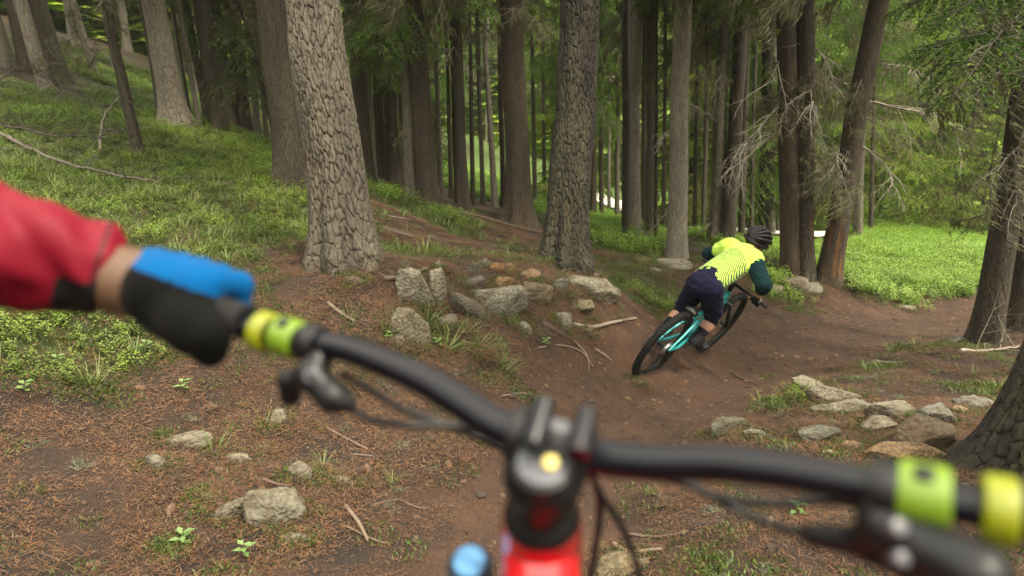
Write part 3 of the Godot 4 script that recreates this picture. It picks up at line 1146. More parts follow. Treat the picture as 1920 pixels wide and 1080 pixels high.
func build_stones() -> void:
	var grey := Color(0.62, 0.60, 0.54)
	var pale := Color(0.74, 0.70, 0.60)
	var dark := Color(0.34, 0.32, 0.29)
	var tan := Color(0.66, 0.44, 0.22)
	var rust := Color(0.72, 0.36, 0.12)
	# the heap on the outer bank
	stone(776, 540, 64, 74, grey, "tall angular grey rock at the left end of the rock heap", 0.7, 0.15, 0.4)
	stone(819, 540, 46, 68, pale, "rounded pale rock leaning against the tall angular grey rock", 0.9, 0.2, 1.2)
	stone(873, 573, 40, 66, dark, "dark slab tilted down between the pale rock and the big block", 0.9, 0.75, 0.2)
	stone(935, 567, 96, 56, grey, "big grey block with a flat top in the middle of the rock heap", 0.7, -0.08, 0.1)
	stone(886, 535, 46, 24, dark, "flat dark stone lying on the back of the big grey block", 0.7, 0.15, 0.3)
	stone(946, 533, 42, 28, tan, "tan wedge of stone behind the big grey block", 0.8, -0.1, 0.9)
	stone(1003, 548, 62, 40, Color(0.5, 0.40, 0.28), "broad brown stone right of the big grey block", 0.8, -0.3, 0.2)
	stone(930, 503, 27, 18, rust, "small orange stone at the back of the rock heap", 0.8)
	stone(956, 505, 26, 25, Color(0.55, 0.36, 0.16), "squat ochre stone beside the small orange one", 0.8)
	stone(993, 517, 42, 22, Color(0.75, 0.5, 0.33), "peach coloured stone with a reddish corner on top of the heap", 0.7, 0.1, 0.4)
	stone(908, 494, 18, 20, grey, "narrow grey stone standing at the back edge of the heap", 0.6)
	stone(1050, 535, 30, 26, Color(0.5, 0.5, 0.47), "small square grey stone between the heap and the wide flat slab", 0.8)
	stone(1114, 545, 100, 42, pale, "wide flat pale slab below the dark foreground trunk", 0.6, -0.12, -0.1, 0.8)
	stone(1086, 573, 54, 20, Color(0.6, 0.53, 0.36), "long yellowish stone in front of the wide flat slab", 0.6)
	stone(1055, 602, 36, 34, grey, "round grey stone at the end of the pale root", 0.9)
	stone(981, 617, 34, 27, Color(0.66, 0.64, 0.58), "angular pale stone alone on the bank below the heap", 0.8, 0.2)
	stone(768, 612, 62, 84, Color(0.52, 0.46, 0.36), "big earthy slab half buried under the tall angular rock", 0.45, 0.3, 0.2, 0.9, 0.5)
	stone(838, 603, 34, 24, Color(0.4, 0.38, 0.32), "dull stone in the needles below the dark tilted slab", 0.8)
	stone(897, 661, 20, 14, grey, "little grey stone low on the bank under the heap", 0.8)
	stone(744, 640, 30, 26, Color(0.5, 0.46, 0.38), "lumpy stone at the foot of the big earthy slab", 0.8)
	stone(820, 497, 12, 16, pale, "thin upright chip of stone on the moss behind the heap", 0.4)
	stone(1112, 516, 22, 7, pale, "flat white stone at the foot of the dark foreground trunk", 0.6)
	stone(1100, 622, 24, 12, Color(0.55, 0.5, 0.42), "small stone caught under the pale root", 0.7)
	stone(660, 527, 42, 16, Color(0.45, 0.37, 0.3), "flat brown stone at the foot of the big leaning trunk", 0.7)
	# left foreground
	stone(523, 788, 36, 34, Color(0.62, 0.57, 0.48), "round pale stone under the left brake lever", 0.9)
	stone(345, 830, 86, 26, Color(0.62, 0.58, 0.48), "long low stone on the left bank under the gloved hand", 0.45, 0.05, 0.1)
	stone(289, 870, 42, 30, Color(0.55, 0.53, 0.49), "smooth grey stone at the far left of the near bank", 0.8)
	stone(445, 863, 44, 20, pale, "flat pale stone right of the smooth grey one", 0.6)
	stone(561, 887, 46, 32, Color(0.5, 0.46, 0.39), "earthy stone sunk in needles between the flat pale ones", 0.7)
	stone(632, 903, 56, 16, Color(0.64, 0.6, 0.5), "thin pale slab pointing at the trail", 0.4, -0.1)
	stone(514, 955, 112, 72, Color(0.56, 0.53, 0.47), "big weathered boulder with a peak near the bottom left", 0.6, -0.1, 0.3, 0.9, 0.5)
	stone(426, 967, 120, 40, Color(0.5, 0.45, 0.36), "low ridge of rock running down left from the big boulder", 0.35, 0.42, 0.2, 0.9, 0.5)
	stone(381, 935, 28, 14, pale, "small pale stone left of the big boulder", 0.7)
	stone(547, 1014, 48, 16, Color(0.5, 0.47, 0.42), "small flat stone below the big boulder", 0.6)
	stone(305, 1035, 40, 14, Color(0.5, 0.48, 0.4), "half hidden stone at the very bottom left", 0.6)
	stone(620, 722, 22, 16, tan, "small tan stone behind the left brake lever", 0.8)
	stone(895, 660, 16, 13, pale, "pale pebble on the bank above the bend of the handlebar", 0.8)
	stone(492, 840, 18, 12, grey, "grey pebble between the flat stones of the near bank", 0.8)
	# right of the trail
	stone(1522, 726, 74, 24, Color(0.66, 0.62, 0.53), "weathered slab at the upper left end of the long outcrop right of the trail", 0.5, -0.28, 0.15, 0.6, 1.0)
	stone(1572, 742, 96, 26, Color(0.7, 0.66, 0.56), "long middle slab of the weathered outcrop right of the trail", 0.45, -0.32, -0.1, 0.6, 1.0)
	stone(1606, 764, 88, 24, Color(0.6, 0.57, 0.5), "cracked lower slab of the weathered outcrop, sunk in needles", 0.5, -0.3, 0.2, 0.6, 1.0)
	stone(1558, 768, 60, 18, Color(0.56, 0.52, 0.44), "front ledge of the weathered outcrop with sprigs growing round it", 0.5, -0.15, 0.0, 0.6, 1.2)
	stone(1680, 775, 90, 34, Color(0.6, 0.56, 0.48), "low grey ledge behind the brown boulder", 0.6, -0.2, 0.0, 0.9, 0.5)
	stone(1545, 815, 76, 34, Color(0.46, 0.46, 0.42), "smooth grey loaf of stone in front of the outcrop", 0.6, -0.12, 0.1)
	stone(1652, 797, 64, 26, Color(0.58, 0.53, 0.45), "rounded dull stone between the loaf and the brown boulder", 0.7)
	stone(1748, 822, 108, 72, Color(0.54, 0.40, 0.28), "large brown boulder beside the near right trunk", 0.8, -0.1, 0.3)
	stone(1765, 782, 70, 38, Color(0.44, 0.44, 0.42), "grey stone behind the large brown boulder", 0.7)
	stone(1600, 838, 46, 18, Color(0.72, 0.46, 0.3), "small reddish stone left of the flat orange slab", 0.7)
	stone(1700, 853, 140, 30, Color(0.66, 0.45, 0.26), "flat layered orange slab in front of the brown boulder", 0.4, -0.12, -0.1, 0.1)
	stone(1365, 803, 84, 36, Color(0.55, 0.53, 0.45), "pale rock at the inner edge of the trail", 0.5, 0.3, 0.2, 0.8)
	stone(1418, 815, 42, 14, Color(0.58, 0.56, 0.5), "small flat stone right of the rock at the trail's edge", 0.6, -0.2)
	stone(1832, 757, 66, 22, Color(0.48, 0.48, 0.47), "flat slate grey stone by the near right trunk", 0.6)
	stone(1800, 770, 28, 16, Color(0.66, 0.47, 0.27), "small orange stone under the slate grey one", 0.7)
	stone(1556, 851, 26, 14, Color(0.6, 0.52, 0.4), "tan pebble under the grey loaf of stone", 0.8)
	stone(1797, 640, 34, 14, grey, "grey stone by the foot of the leaning right trunk", 0.7)
	stone(1165, 1068, 92, 34, Color(0.48, 0.38, 0.24), "mossy tan rock at the bottom under the front cables", 0.7, 0.1, 0.0, 0.7)
	# further off
	stone(1265, 497, 66, 20, grey, "grey rock at the foot of the pale stubby trunk", 0.6)
	stone(1484, 537, 64, 26, Color(0.6, 0.56, 0.48), "long stone under the twin trunks", 0.6)
	stone(1452, 545, 48, 18, pale, "pale stone just right of the rider's arm", 0.7)
	stone(1516, 542, 52, 20, Color(0.5, 0.5, 0.45), "grey stone between the twin trunks and the leaning trunk", 0.7)
	stone(1498, 525, 34, 14, Color(0.4, 0.38, 0.35), "dark stone against the base of the twin trunks", 0.7)
	stone(1230, 510, 22, 12, grey, "small stone on the litter left of the rider", 0.7)
	stone(1193, 548, 22, 12, tan, "tan stone on the moss left of the rider", 0.7)
	stone(1196, 718, 22, 9, Color(0.55, 0.45, 0.33), "flat stone beside the rider's rear tyre", 0.7)
	stone(1700, 578, 34, 8, pale, "pale flat stone where the trail meets the clearing", 0.6)

func stick(pts: Array, r0: float, r1: float, col: Color, label: String, lift := 0.01, called := "stick", kinks := 0.0, twigs := 0) -> void:
	var p := []
	for q in pts:
		var g := drop(q[0], q[1])
		p.append(g + Vector3.UP * (lift + (q[2] if q.size() > 2 else 0.0)))
	p = smooth(p, 5)
	rng.seed = int(pts[0][0] * 7 + pts[0][1])
	var o := thing(called, label, "branch" if called != "root" else "root", p[0], Basis(), "dead wood on the forest floor")
	var m := MB.new()
	var rad := []
	for k in p.size():
		if kinks > 0.0 and k > 0:
			p[k] += rdir() * kinks
		rad.append(lerpf(r0, r1, k / (p.size() - 1.0)) * rng.randf_range(0.88, 1.1))
		p[k] = p[k] - o.position
	tube(m, p, rad, 7, col, true, col * 0.85)
	put("stem", m.mesh(M.twig), o)
	if twigs > 0:
		var t := MB.new()
		for k in twigs:
			var q := rng.randi_range(1, p.size() - 2)
			var tw: Vector3 = (p[q + 1] - p[q]).normalized()
			var sd := rdir()
			sd.y = absf(sd.y)
			grow_twig(t, p[q], tw * 0.4 + sd, rng.randf_range(0.25, 0.8), 0.006, 1, col * 0.7, 0.0)
		var tt := put("side_twigs", t.mesh(M.twig), o)
		tt.set_meta("kind", "stuff")

func smooth(p: Array, n: int) -> Array:
	var out := []
	for k in p.size() - 1:
		var a: Vector3 = p[maxi(k - 1, 0)]
		var b: Vector3 = p[k]
		var c: Vector3 = p[k + 1]
		var d: Vector3 = p[mini(k + 2, p.size() - 1)]
		for j in n:
			out.append(b.cubic_interpolate(c, a, d, float(j) / n))
	out.append(p[-1])
	return out

func smooth_f(p: Array, n: int) -> Array:
	var out := []
	for k in p.size() - 1:
		for j in n:
			out.append(lerpf(p[k], p[k + 1], float(j) / n))
	out.append(p[-1])
	return out

func build_sticks() -> void:
	var brown := Color(0.15, 0.11, 0.085)
	var pale := Color(0.33, 0.27, 0.21)
	var grey := Color(0.25, 0.21, 0.18)
	stick([[1074, 612], [1110, 617], [1150, 608], [1192, 600]], 0.022, 0.014, pale, "pale root lying along the bank edge behind the rider's rear wheel", 0.02, "root")
	stick([[1015, 608], [1040, 620], [1062, 634]], 0.028, 0.018, Color(0.10, 0.07, 0.055), "short dark rotten stick below the round grey stone", 0.01)
	stick([[-40, 235], [20, 270], [80, 300], [150, 325], [240, 345], [300, 355]], 0.030, 0.010, Color(0.16, 0.13, 0.11), "long fallen grey branch across the left slope", 0.08, "fallen_branch", 0.012, 26)
	stick([[-30, 250], [40, 265], [100, 278], [200, 282]], 0.02, 0.008, Color(0.09, 0.07, 0.055), "thin dark fallen branch above the long grey one", 0.18, "fallen_branch", 0.02, 22)
	stick([[-20, 215], [30, 190, 0.15], [80, 195, 0.2], [130, 235, 0.1]], 0.022, 0.006, Color(0.08, 0.06, 0.05), "arching dead limb full of twigs at the far left", 0.35, "fallen_branch", 0.02, 80)
	stick([[190, 295], [200, 265, 0.2], [218, 240, 0.25], [235, 225, 0.3]], 0.02, 0.006, grey, "upright forked dead limb left of the thin dark spruce", 0.1, "fallen_branch", 0.01, 8)
	stick([[842, 398], [900, 408], [960, 425], [1015, 438]], 0.02, 0.012, brown, "long straight branch lying behind the flared trunk", 0.02)
	stick([[722, 432], [745, 440], [775, 448]], 0.028, 0.02, Color(0.1, 0.07, 0.055), "stout dark stick on the reddish slope right of the big leaning trunk", 0.02)
	stick([[700, 402], [760, 412], [800, 418]], 0.012, 0.008, grey, "thin grey stick on the reddish slope", 0.01)
	stick([[498, 413], [520, 425], [545, 432]], 0.018, 0.01, Color(0.09, 0.065, 0.05), "short dark stick on the moss left of the big leaning trunk", 0.01)
	stick([[720, 525], [760, 520], [800, 505]], 0.02, 0.012, brown, "crooked brown stick between the big trunk and the rock heap", 0.01)
	stick([[615, 570], [640, 590], [665, 605]], 0.016, 0.010, Color(0.2, 0.15, 0.11), "short brown stick above the left lime clamp", 0.01)
	stick([[612, 805], [650, 825], [690, 845]], 0.008, 0.005, Color(0.2, 0.14, 0.1), "thin curved twig below the bar's left bend", 0.01)
	stick([[648, 955], [672, 985], [690, 1020]], 0.011, 0.006, Color(0.24, 0.17, 0.12), "curved bare twig at the bottom left of the trail", 0.02)
	stick([[650, 990], [700, 1015], [730, 1022]], 0.006, 0.004, Color(0.16, 0.11, 0.08), "forked thin twig beside the curved bare one", 0.01)
	stick([[495, 915], [520, 924], [545, 928]], 0.008, 0.005, Color(0.13, 0.08, 0.06), "dark twig resting on the big weathered boulder", 0.05)
	stick([[665, 855], [700, 858]], 0.008, 0.006, brown, "straight short twig under the bar's left side", 0.01)
	stick([[1180, 1005], [1230, 1010], [1290, 1000]], 0.008, 0.005, brown, "bare brown root right of the stem's cables", 0.01, "root")
	stick([[1150, 1030], [1180, 1045], [1240, 1040]], 0.010, 0.007, Color(0.26, 0.19, 0.13), "tan splinter of wood on the mossy tan rock", 0.03)
	stick([[1640, 679], [1670, 682], [1692, 681]], 0.014, 0.008, grey, "grey stick on the right side of the trail's bend", 0.01)
	stick([[1380, 706], [1395, 712], [1412, 717]], 0.010, 0.007, brown, "small brown stick in the middle of the trail", 0.005)
	stick([[1800, 664], [1850, 662], [1910, 655]], 0.02, 0.008, pale, "pale dead branch lying by the leaning right trunk", 0.03, "fallen_branch", 0.01, 8)
	stick([[1240, 770], [1270, 772], [1305, 776]], 0.007, 0.004, Color(0.12, 0.08, 0.06), "thin dark twig on the trail above the stem", 0.005)
	stick([[1116, 660], [1135, 672], [1147, 682]], 0.007, 0.004, pale, "pale rootlet poking out of the cut bank", 0.03, "root")
	stick([[1080, 430], [1120, 440], [1165, 470]], 0.016, 0.008, brown, "dead bough lying behind the dark foreground trunk", 0.05, "fallen_branch", 0.01, 10)
	stick([[1190, 470], [1225, 455, 0.2], [1250, 440, 0.45]], 0.018, 0.006, Color(0.12, 0.09, 0.07), "dead bough propped up left of the pale stubby trunk", 0.1, "fallen_branch", 0.01, 14)
	stick([[1290, 462], [1330, 450, 0.3], [1345, 430, 0.5]], 0.016, 0.006, Color(0.10, 0.08, 0.06), "dead bough behind the rider's helmet", 0.05, "fallen_branch", 0.01, 14)
	stick([[1195, 430], [1212, 408, 0.2], [1200, 385, 0.5]], 0.02, 0.008, Color(0.42, 0.32, 0.2), "pale broken root plate between the pale trunks", 0.1, "root", 0.01, 8)
	stick([[1010, 655], [1050, 650], [1090, 662], [1112, 690]], 0.012, 0.006, Color(0.2, 0.14, 0.1), "brown root snaking down the cut bank left of the trail", 0.012, "root")
	stick([[1075, 640], [1100, 668], [1105, 700]], 0.008, 0.004, Color(0.24, 0.17, 0.12), "thin root hanging from the cut bank behind the rear tyre", 0.012, "root")
	stick([[940, 745], [985, 740], [1040, 752]], 0.010, 0.005, Color(0.18, 0.12, 0.085), "dark root crossing the left edge of the trail above the bar", 0.008, "root")
	stick([[700, 950], [745, 940], [790, 955], [850, 950]], 0.008, 0.004, Color(0.15, 0.10, 0.07), "dark thin root at the left edge of the near trail", 0.008, "root")
	# loose stones on the trail, alike
	rng.seed = 404
	var proto: MeshInstance3D
	var shapes := [stone_mesh(Vector3(1, 0.6, 0.8), 31, Color(0.5, 0.42, 0.34), 0.0, 10, 14), stone_mesh(Vector3(1, 0.5, 0.7), 32, Color(0.42, 0.33, 0.25), 0.0, 10, 14), stone_mesh(Vector3(1, 0.7, 0.9), 33, Color(0.6, 0.53, 0.44), 0.0, 10, 14)]
	var laid := 0
	var loose := []
	while laid < 70:
		var g := drop(rng.randf_range(420, 1880), rng.randf_range(590, 1075))
		if rng.randf() > 0.25 + 0.75 * trail_mask(g.x, g.z): continue
		var o: MeshInstance3D
		if proto == null:
			o = put("loose_stone", shapes[0])
			tag(o, "small brown stone lying loose on the dirt of the trail", "stone", "loose stones on the trail")
			proto = o
		else:
			o = proto.duplicate()
			o.name = numbered("loose_stone")
			add_child(o)
			o.mesh = shapes[rng.randi_range(0, 2)]
		var s := 0.022 + 0.06 * pow(rng.randf(), 2.5)
		o.transform = Transform3D(Basis.from_euler(Vector3(rng.randf_range(-0.3, 0.3), rng.randf() * TAU, rng.randf_range(-0.3, 0.3))).scaled_local(Vector3.ONE * s), g + Vector3.UP * s * 0.12)
		loose.append([o, g])
		laid += 1
	var marks := [[500, 930, "big weathered boulder"], [600, 760, "left brake lever"], [1015, 900, "near bicycle's stem"], [1205, 705, "rider's rear tyre"], [1330, 652, "rider's front tyre"], [1380, 800, "rock at the trail's inner edge"], [1600, 612, "middle of the trail's bend"], [1800, 600, "leaning right trunk"], [1040, 670, "roots of the cut bank"], [1560, 745, "weathered outcrop"], [1650, 980, "right brake lever"], [900, 560, "rock heap"]]
	var by := {}
	for e in loose:
		var best := 0
		var far := INF
		for m in marks.size():
			var w := drop(marks[m][0], marks[m][1])
			if w.distance_to(e[1]) < far:
				far = w.distance_to(e[1])
				best = m
		if not by.has(best): by[best] = []
		by[best].append([far, e[0]])
	for m in by:
		by[m].sort_custom(func(a, b): return a[0] < b[0])
		for k in by[m].size():
			by[m][k][1].set_meta("label", "small loose stone, %s nearest to the %s" % [["first", "second", "third", "fourth", "fifth", "sixth", "seventh", "eighth", "ninth", "tenth", "eleventh", "twelfth", "thirteenth", "fourteenth", "fifteenth", "sixteenth", "seventeenth", "eighteenth"][mini(k, 17)], marks[m][2]])
	# cones
	for q in [[397, 766, "cone lying on the near bank below the glove"], [412, 888, "cone beside the flat pale stone of the near bank"], [320, 961, "cone left of the big weathered boulder"], [305, 943, "longer dark cone left of the big weathered boulder"], [690, 884, "cone under the bar by the trail's left edge"], [525, 881, "cone in front of the earthy sunk stone"], [1442, 985, "cone under the bar's right side"]]:
		var g := drop(q[0], q[1])
		rng.seed = int(q[0])
		var o := thing("pine_cone", "brown " + q[2], "cone", g + Vector3.UP * 0.012, Basis(Vector3.UP, rng.randf() * TAU), "fallen cones")
		var m := MB.new()
		lathe(m, Vector3(-0.04, 0, 0), Vector3.RIGHT, [[0.0, 0.001], [0.01, 0.011], [0.035, 0.015], [0.065, 0.010], [0.08, 0.001]], 10, Color(0.13, 0.065, 0.035))
		put("core", m.mesh(M.twig), o)
		var s := MB.new()
		for k in 70:
			var t := k / 70.0
			var a := k * 2.4
			var r := 0.016 * sin(PI * clampf(t * 0.9 + 0.1, 0, 1)) + 0.002
			var n := Vector3(0, cos(a), sin(a))
			leaf(s, Vector3(-0.04 + t * 0.075, 0, 0) + n * r * 0.8, (n * 0.5 + Vector3.RIGHT).normalized(), n, 0.014, 0.012, Color(0.15, 0.08, 0.042).lerp(Color(0.22, 0.14, 0.085), rng.randf()))
		put("scales", s.mesh(M.litter), o)
	# young plants with broad leaves
	for q in [[1022, 650, "broad leaved seedling with four pale leaves below the pale stone"], [820, 652, "single bright leaf sprouting right of the earthy slab"], [275, 660, "broad leaved sprig under the glove"], [50, 740, "broad leaved sprig at the left edge"], [110, 690, "broad leaved sprig beside the moss at the left edge"], [345, 735, "pair of low leaves on the near bank"], [345, 1025, "bright green sprig at the bottom left"], [460, 1045, "green sprig below the big boulder"], [1490, 970, "green sprig under the bar's right side"], [735, 640, "sprig of leaves left of the earthy slab"]]:
		var g := drop(q[0], q[1])
		rng.seed = int(q[0]) + 3
		var o := thing("broadleaf_seedling", q[2], "plant", g, Basis(), "seedlings on the bank")
		var m := MB.new()
		var st := MB.new()
		tube(st, [Vector3.ZERO, Vector3(0.005, 0.04, 0), Vector3(0.0, 0.075, 0.01)], [0.002, 0.0018, 0.001], 4, Color(0.12, 0.17, 0.05))
		put("stem", st.mesh(M.leaf), o)
		for k in 6:
			var a := k * 2.4 + rng.randf()
			var lf := MB.new()
			leaf(lf, Vector3(0.002, 0.03 + 0.008 * k, 0.004), Vector3(cos(a), 0.25, sin(a)).normalized(), Vector3.UP, rng.randf_range(0.04, 0.062), 0.026, Color(0.12, 0.21, 0.055).lerp(Color(0.18, 0.26, 0.09), rng.randf()))
			put("leaf", lf.mesh(M.leaf), o)
# ---------------------------------------------------------------- forest
func build_forest() -> void:
	make_crowns()
	# near trunks
	spruce(652, 484, 104, 588, "hero", "tall_6", "big leaning trunk with thick fissured grey bark left of centre", 0.48, {"fine": true, "H": 17.0, "scar": 0.08, "moss": 0.1, "back": -0.55})
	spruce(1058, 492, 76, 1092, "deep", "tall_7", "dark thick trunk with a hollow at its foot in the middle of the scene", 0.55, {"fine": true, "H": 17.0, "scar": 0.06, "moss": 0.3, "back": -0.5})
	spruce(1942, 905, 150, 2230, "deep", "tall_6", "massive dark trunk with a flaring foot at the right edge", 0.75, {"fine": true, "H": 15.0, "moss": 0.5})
	spruce(1848, 645, 48, 1950, "dark", "tall_6", "dark trunk leaning right beyond the brown boulder", 0.5, {"H": 12.0, "extra": ["twigs", "stubs"]})
	spruce(1906, 625, 34, 1985, "dark", "tall_5", "dark trunk close behind the leaning one at the right edge", 0.4, {"H": 12.0, "extra": ["twigs"]})
	# left slope
	spruce(548, 350, 50, 505, "dark", "tall_4", "dark brown trunk with a splayed root left of the big leaning trunk", 0.8, {"moss": 0.3})
	spruce(521, 272, 11, 450, "dark", "", "thin leaning pole beside the dark brown trunk", 0.3, {"H": 9.0, "extra": ["twigs"]})
	spruce(261, 293, 20, 195, "dark", "tall_3", "thin dark young spruce with bare lower twigs on the left slope", 0.5, {"H": 7.0, "moss": 0.4, "extra": ["twigs", "stubs"]})
	spruce(330, 232, 42, 285, "grey", "tall_4", "thick grey trunk with spreading roots high on the left slope", 0.7)
	spruce(312, 222, 26, 272, "dark", "tall_3", "dark trunk grown together with the thick grey one", 0.4)
	spruce(112, 152, 32, 70, "dark", "tall_4", "dark trunk second from the left on the upper slope", 0.4)
	spruce(88, 172, 24, 36, "grey", "tall_4", "straight grey trunk in front of the dark one on the upper slope", 0.4)
	spruce(12, 132, 30, -25, "grey", "tall_4", "grey trunk at the top left corner", 0.4)
	spruce(178, 142, 14, 135, "grey", "tall_4", "slim grey trunk on the skyline of the left slope", 0.4)
	spruce(393, 236, 15, 346, "dark", "tall_4", "slim dark trunk right of the thick grey one", 0.4)
	spruce(412, 243, 30, 375, "dark", "tall_0", "dark trunk in the left group behind drooping boughs", 0.4)
	spruce(436, 243, 20, 402, "grey", "tall_2", "grey trunk at the right of the left group", 0.4)
	spruce(463, 248, 20, 440, "brown", "tall_1", "brown trunk between the left group and the leaning pole", 0.4)
	spruce(482, 246, 14, 466, "grey", "tall_3", "slim grey trunk just left of the dark brown one", 0.4)
	# middle
	spruce(690, 345, 28, 658, "brown", "tall_0", "brown trunk half hidden by the big leaning trunk", 0.4)
	spruce(716, 332, 18, 700, "brown", "tall_1", "slim brown trunk first right of the big leaning trunk", 0.4)
	spruce(742, 346, 20, 728, "dark", "tall_2", "dark slim trunk with a wide foot in the middle row", 0.6)
	spruce(771, 366, 20, 755, "grey", "tall_5", "straight grey trunk left of the thicker brown one", 0.35)
	spruce(804, 376, 38, 776, "brown", "tall_0", "thick brown trunk at the top of the reddish slope", 0.4)
	spruce(866, 382, 26, 850, "dark", "tall_4", "dark straight trunk right of the thick brown one", 0.35)
	spruce(887, 384, 9, 880, "dark", "", "thin dark pole touching the dark straight trunk", 0.3, {"H": 8.0, "extra": ["stubs"]})
	spruce(928, 388, 12, 905, "pale", "", "pale barkless dead pole in the middle of the forest", 0.3, {"H": 8.0, "extra": ["stubs"], "moss": 0.0})
	spruce(975, 420, 45, 958, "brown", "tall_4", "thick trunk with a strongly flared foot left of the dark foreground trunk", 1.0)
	spruce(1040, 375, 12, 1036, "grey", "tall_2", "slim grey trunk behind the dark foreground trunk", 0.3)
	spruce(1112, 410, 14, 1110, "brown", "tall_1", "slim trunk with a yellow mark by the pale road", 0.3)
	spruce(1128, 413, 9, 1126, "brown", "tall_7", "thinnest of the trunks standing before the pale road", 0.3)
	spruce(1157, 418, 10, 1158, "grey", "tall_5", "thin grey trunk left of the pale sunlit pair", 0.3)
	spruce(1173, 443, 14, 1172, "dark", "", "dark thin trunk against the left side of the pale sunlit one", 0.3, {"H": 11.0})
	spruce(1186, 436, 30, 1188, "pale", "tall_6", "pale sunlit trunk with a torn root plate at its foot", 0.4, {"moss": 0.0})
	spruce(1220, 432, 22, 1222, "grey", "tall_6", "grey trunk between the two pale ones", 0.4)
	spruce(1229, 445, 7, 1232, "dark", "", "very thin dark pole between the two pale trunks", 0.2, {"H": 8.0, "extra": ["stubs"]})
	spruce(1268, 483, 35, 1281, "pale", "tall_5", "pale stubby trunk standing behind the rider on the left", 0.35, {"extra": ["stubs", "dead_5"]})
	spruce(1341, 452, 26, 1360, "grey", "tall_5", "grey trunk above the rider's back", 0.4)
	spruce(1364, 456, 27, 1392, "dark", "tall_7", "dark trunk above the rider's shoulder", 0.4)
	spruce(1390, 452, 12, 1402, "brown", "tall_6", "slim trunk just left of the rider's helmet", 0.3)
	spruce(1432, 440, 20, 1440, "dark", "full_2", "dark trunk with low green boughs behind the helmet", 0.4)
	spruce(1446, 437, 13, 1452, "pale", "tall_2", "slim pale trunk left of the twin trunks", 0.3)
	spruce(1484, 516, 38, 1476, "brown", "tall_7", "left one of the brown twin trunks grown together", 0.4, {"scar": 0.5, "extra": ["twigs"]})
	spruce(1508, 520, 34, 1508, "dark", "tall_6", "right one of the brown twin trunks grown together", 0.4, {"scar": 0.4, "extra": ["stubs"]})
	spruce(1552, 530, 40, 1645, "brown", "tall_7", "trunk leaning right with an orange wound near its foot", 0.3, {"scar": 1.0, "extra": ["twigs"]})
	spruce(1608, 446, 16, 1622, "grey", "tall_4", "grey trunk behind the leaning one at the clearing's edge", 0.3)
	for q in [[357, 230, 8, 320, "grey", "hair thin trunk just right of the thick grey slope trunk"], [374, 236, 9, 334, "grey", "slim grey trunk between the thick grey and the left group"], [451, 246, 9, 424, "brown", "slim brown trunk inside the left group"], [500, 262, 9, 476, "grey", "thin grey trunk just left of the leaning pole"],
		[703, 336, 9, 682, "grey", "thin grey trunk beside the half hidden brown one"], [729, 336, 8, 714, "brown", "thin brown trunk left of the wide footed slim trunk"], [757, 350, 8, 742, "grey", "thin grey trunk right of the wide footed slim trunk"], [786, 358, 9, 768, "dark", "thin dark trunk touching the thick brown one on its left"], [828, 368, 9, 812, "grey", "thin grey trunk just right of the thick brown one"], [846, 370, 8, 836, "brown", "thin brown trunk left of the dark straight one"],
		[906, 384, 9, 893, "grey", "thin grey trunk left of the barkless pole"], [944, 388, 10, 934, "brown", "slim brown trunk just left of the flared one"], [1003, 386, 9, 996, "grey", "thin grey trunk right of the flared one"], [1021, 382, 8, 1017, "brown", "thin brown trunk left of the dark foreground trunk"], [1142, 404, 7, 1142, "pale", "thin pale trunk in front of the road"], [1206, 426, 9, 1208, "grey", "thin grey trunk right of the pale sunlit one"],
		[1244, 430, 8, 1248, "grey", "thin grey trunk left of the pale stubby one"], [1302, 438, 8, 1310, "brown", "thin brown trunk over the rider's hips"], [1318, 440, 9, 1330, "grey", "slim grey trunk over the rider's back"], [1408, 444, 8, 1418, "grey", "thin grey trunk right above the helmet"], [1460, 436, 8, 1468, "pale", "thin pale trunk touching the twin trunks"], [1632, 440, 8, 1644, "brown", "thin brown trunk right of the wounded leaning one"]]:
		spruce(q[0], q[1], q[2], q[3], q[4], "tall_6" if int(q[0]) % 2 else "tall_7", q[5], 0.3, {"H": 12.0})
	# branches that show singly against the light
	bare_limbs()
	# young and low-crowned trees round the clearing
	var k := 0
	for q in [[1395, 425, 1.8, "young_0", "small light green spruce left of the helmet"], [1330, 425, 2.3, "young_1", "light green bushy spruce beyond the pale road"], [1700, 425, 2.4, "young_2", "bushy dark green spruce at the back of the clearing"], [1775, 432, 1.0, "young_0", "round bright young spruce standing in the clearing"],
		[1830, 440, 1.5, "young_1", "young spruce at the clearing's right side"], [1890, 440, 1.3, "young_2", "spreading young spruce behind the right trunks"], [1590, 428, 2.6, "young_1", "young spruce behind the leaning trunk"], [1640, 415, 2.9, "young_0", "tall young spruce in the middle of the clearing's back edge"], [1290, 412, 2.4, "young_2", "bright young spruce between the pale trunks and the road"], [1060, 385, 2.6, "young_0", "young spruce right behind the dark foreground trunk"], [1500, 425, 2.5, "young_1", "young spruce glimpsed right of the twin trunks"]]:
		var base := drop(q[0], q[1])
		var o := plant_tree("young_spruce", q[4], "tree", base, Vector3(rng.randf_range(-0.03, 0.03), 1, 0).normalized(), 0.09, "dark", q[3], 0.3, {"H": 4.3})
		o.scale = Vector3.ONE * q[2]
	# the back rows: each a tree of its own
	rng.seed = 9
	var made := 0
	var rows := 0
	while made < 56 and rows < 4000:
		rows += 1
		var z := -rng.randf_range(15.0, 52.0)
		var x := rng.randf_range(-1.0, 1.0) * (-z * 0.95 + 2.0)
		if x > 1.0 and z > -26.0: continue
		if x > -0.42 * -z and z < -16.0 and rng.randf() < 0.8: continue
		if x > 0.0 and x < 9.0 and z > -32.0 and z < -20.0 and rng.randf() < 0.75: continue
		if x > 6.0 and z > -40.0 and rng.randf() < 0.5: continue
		var seen_at := 960.0 + F * x / (-z * 0.951)
		if seen_at < -110.0 or seen_at > 2150.0: continue
		var ok := true
		for b in back_feet:
			if b.distance_to(Vector2(x, z)) < 1.7: ok = false
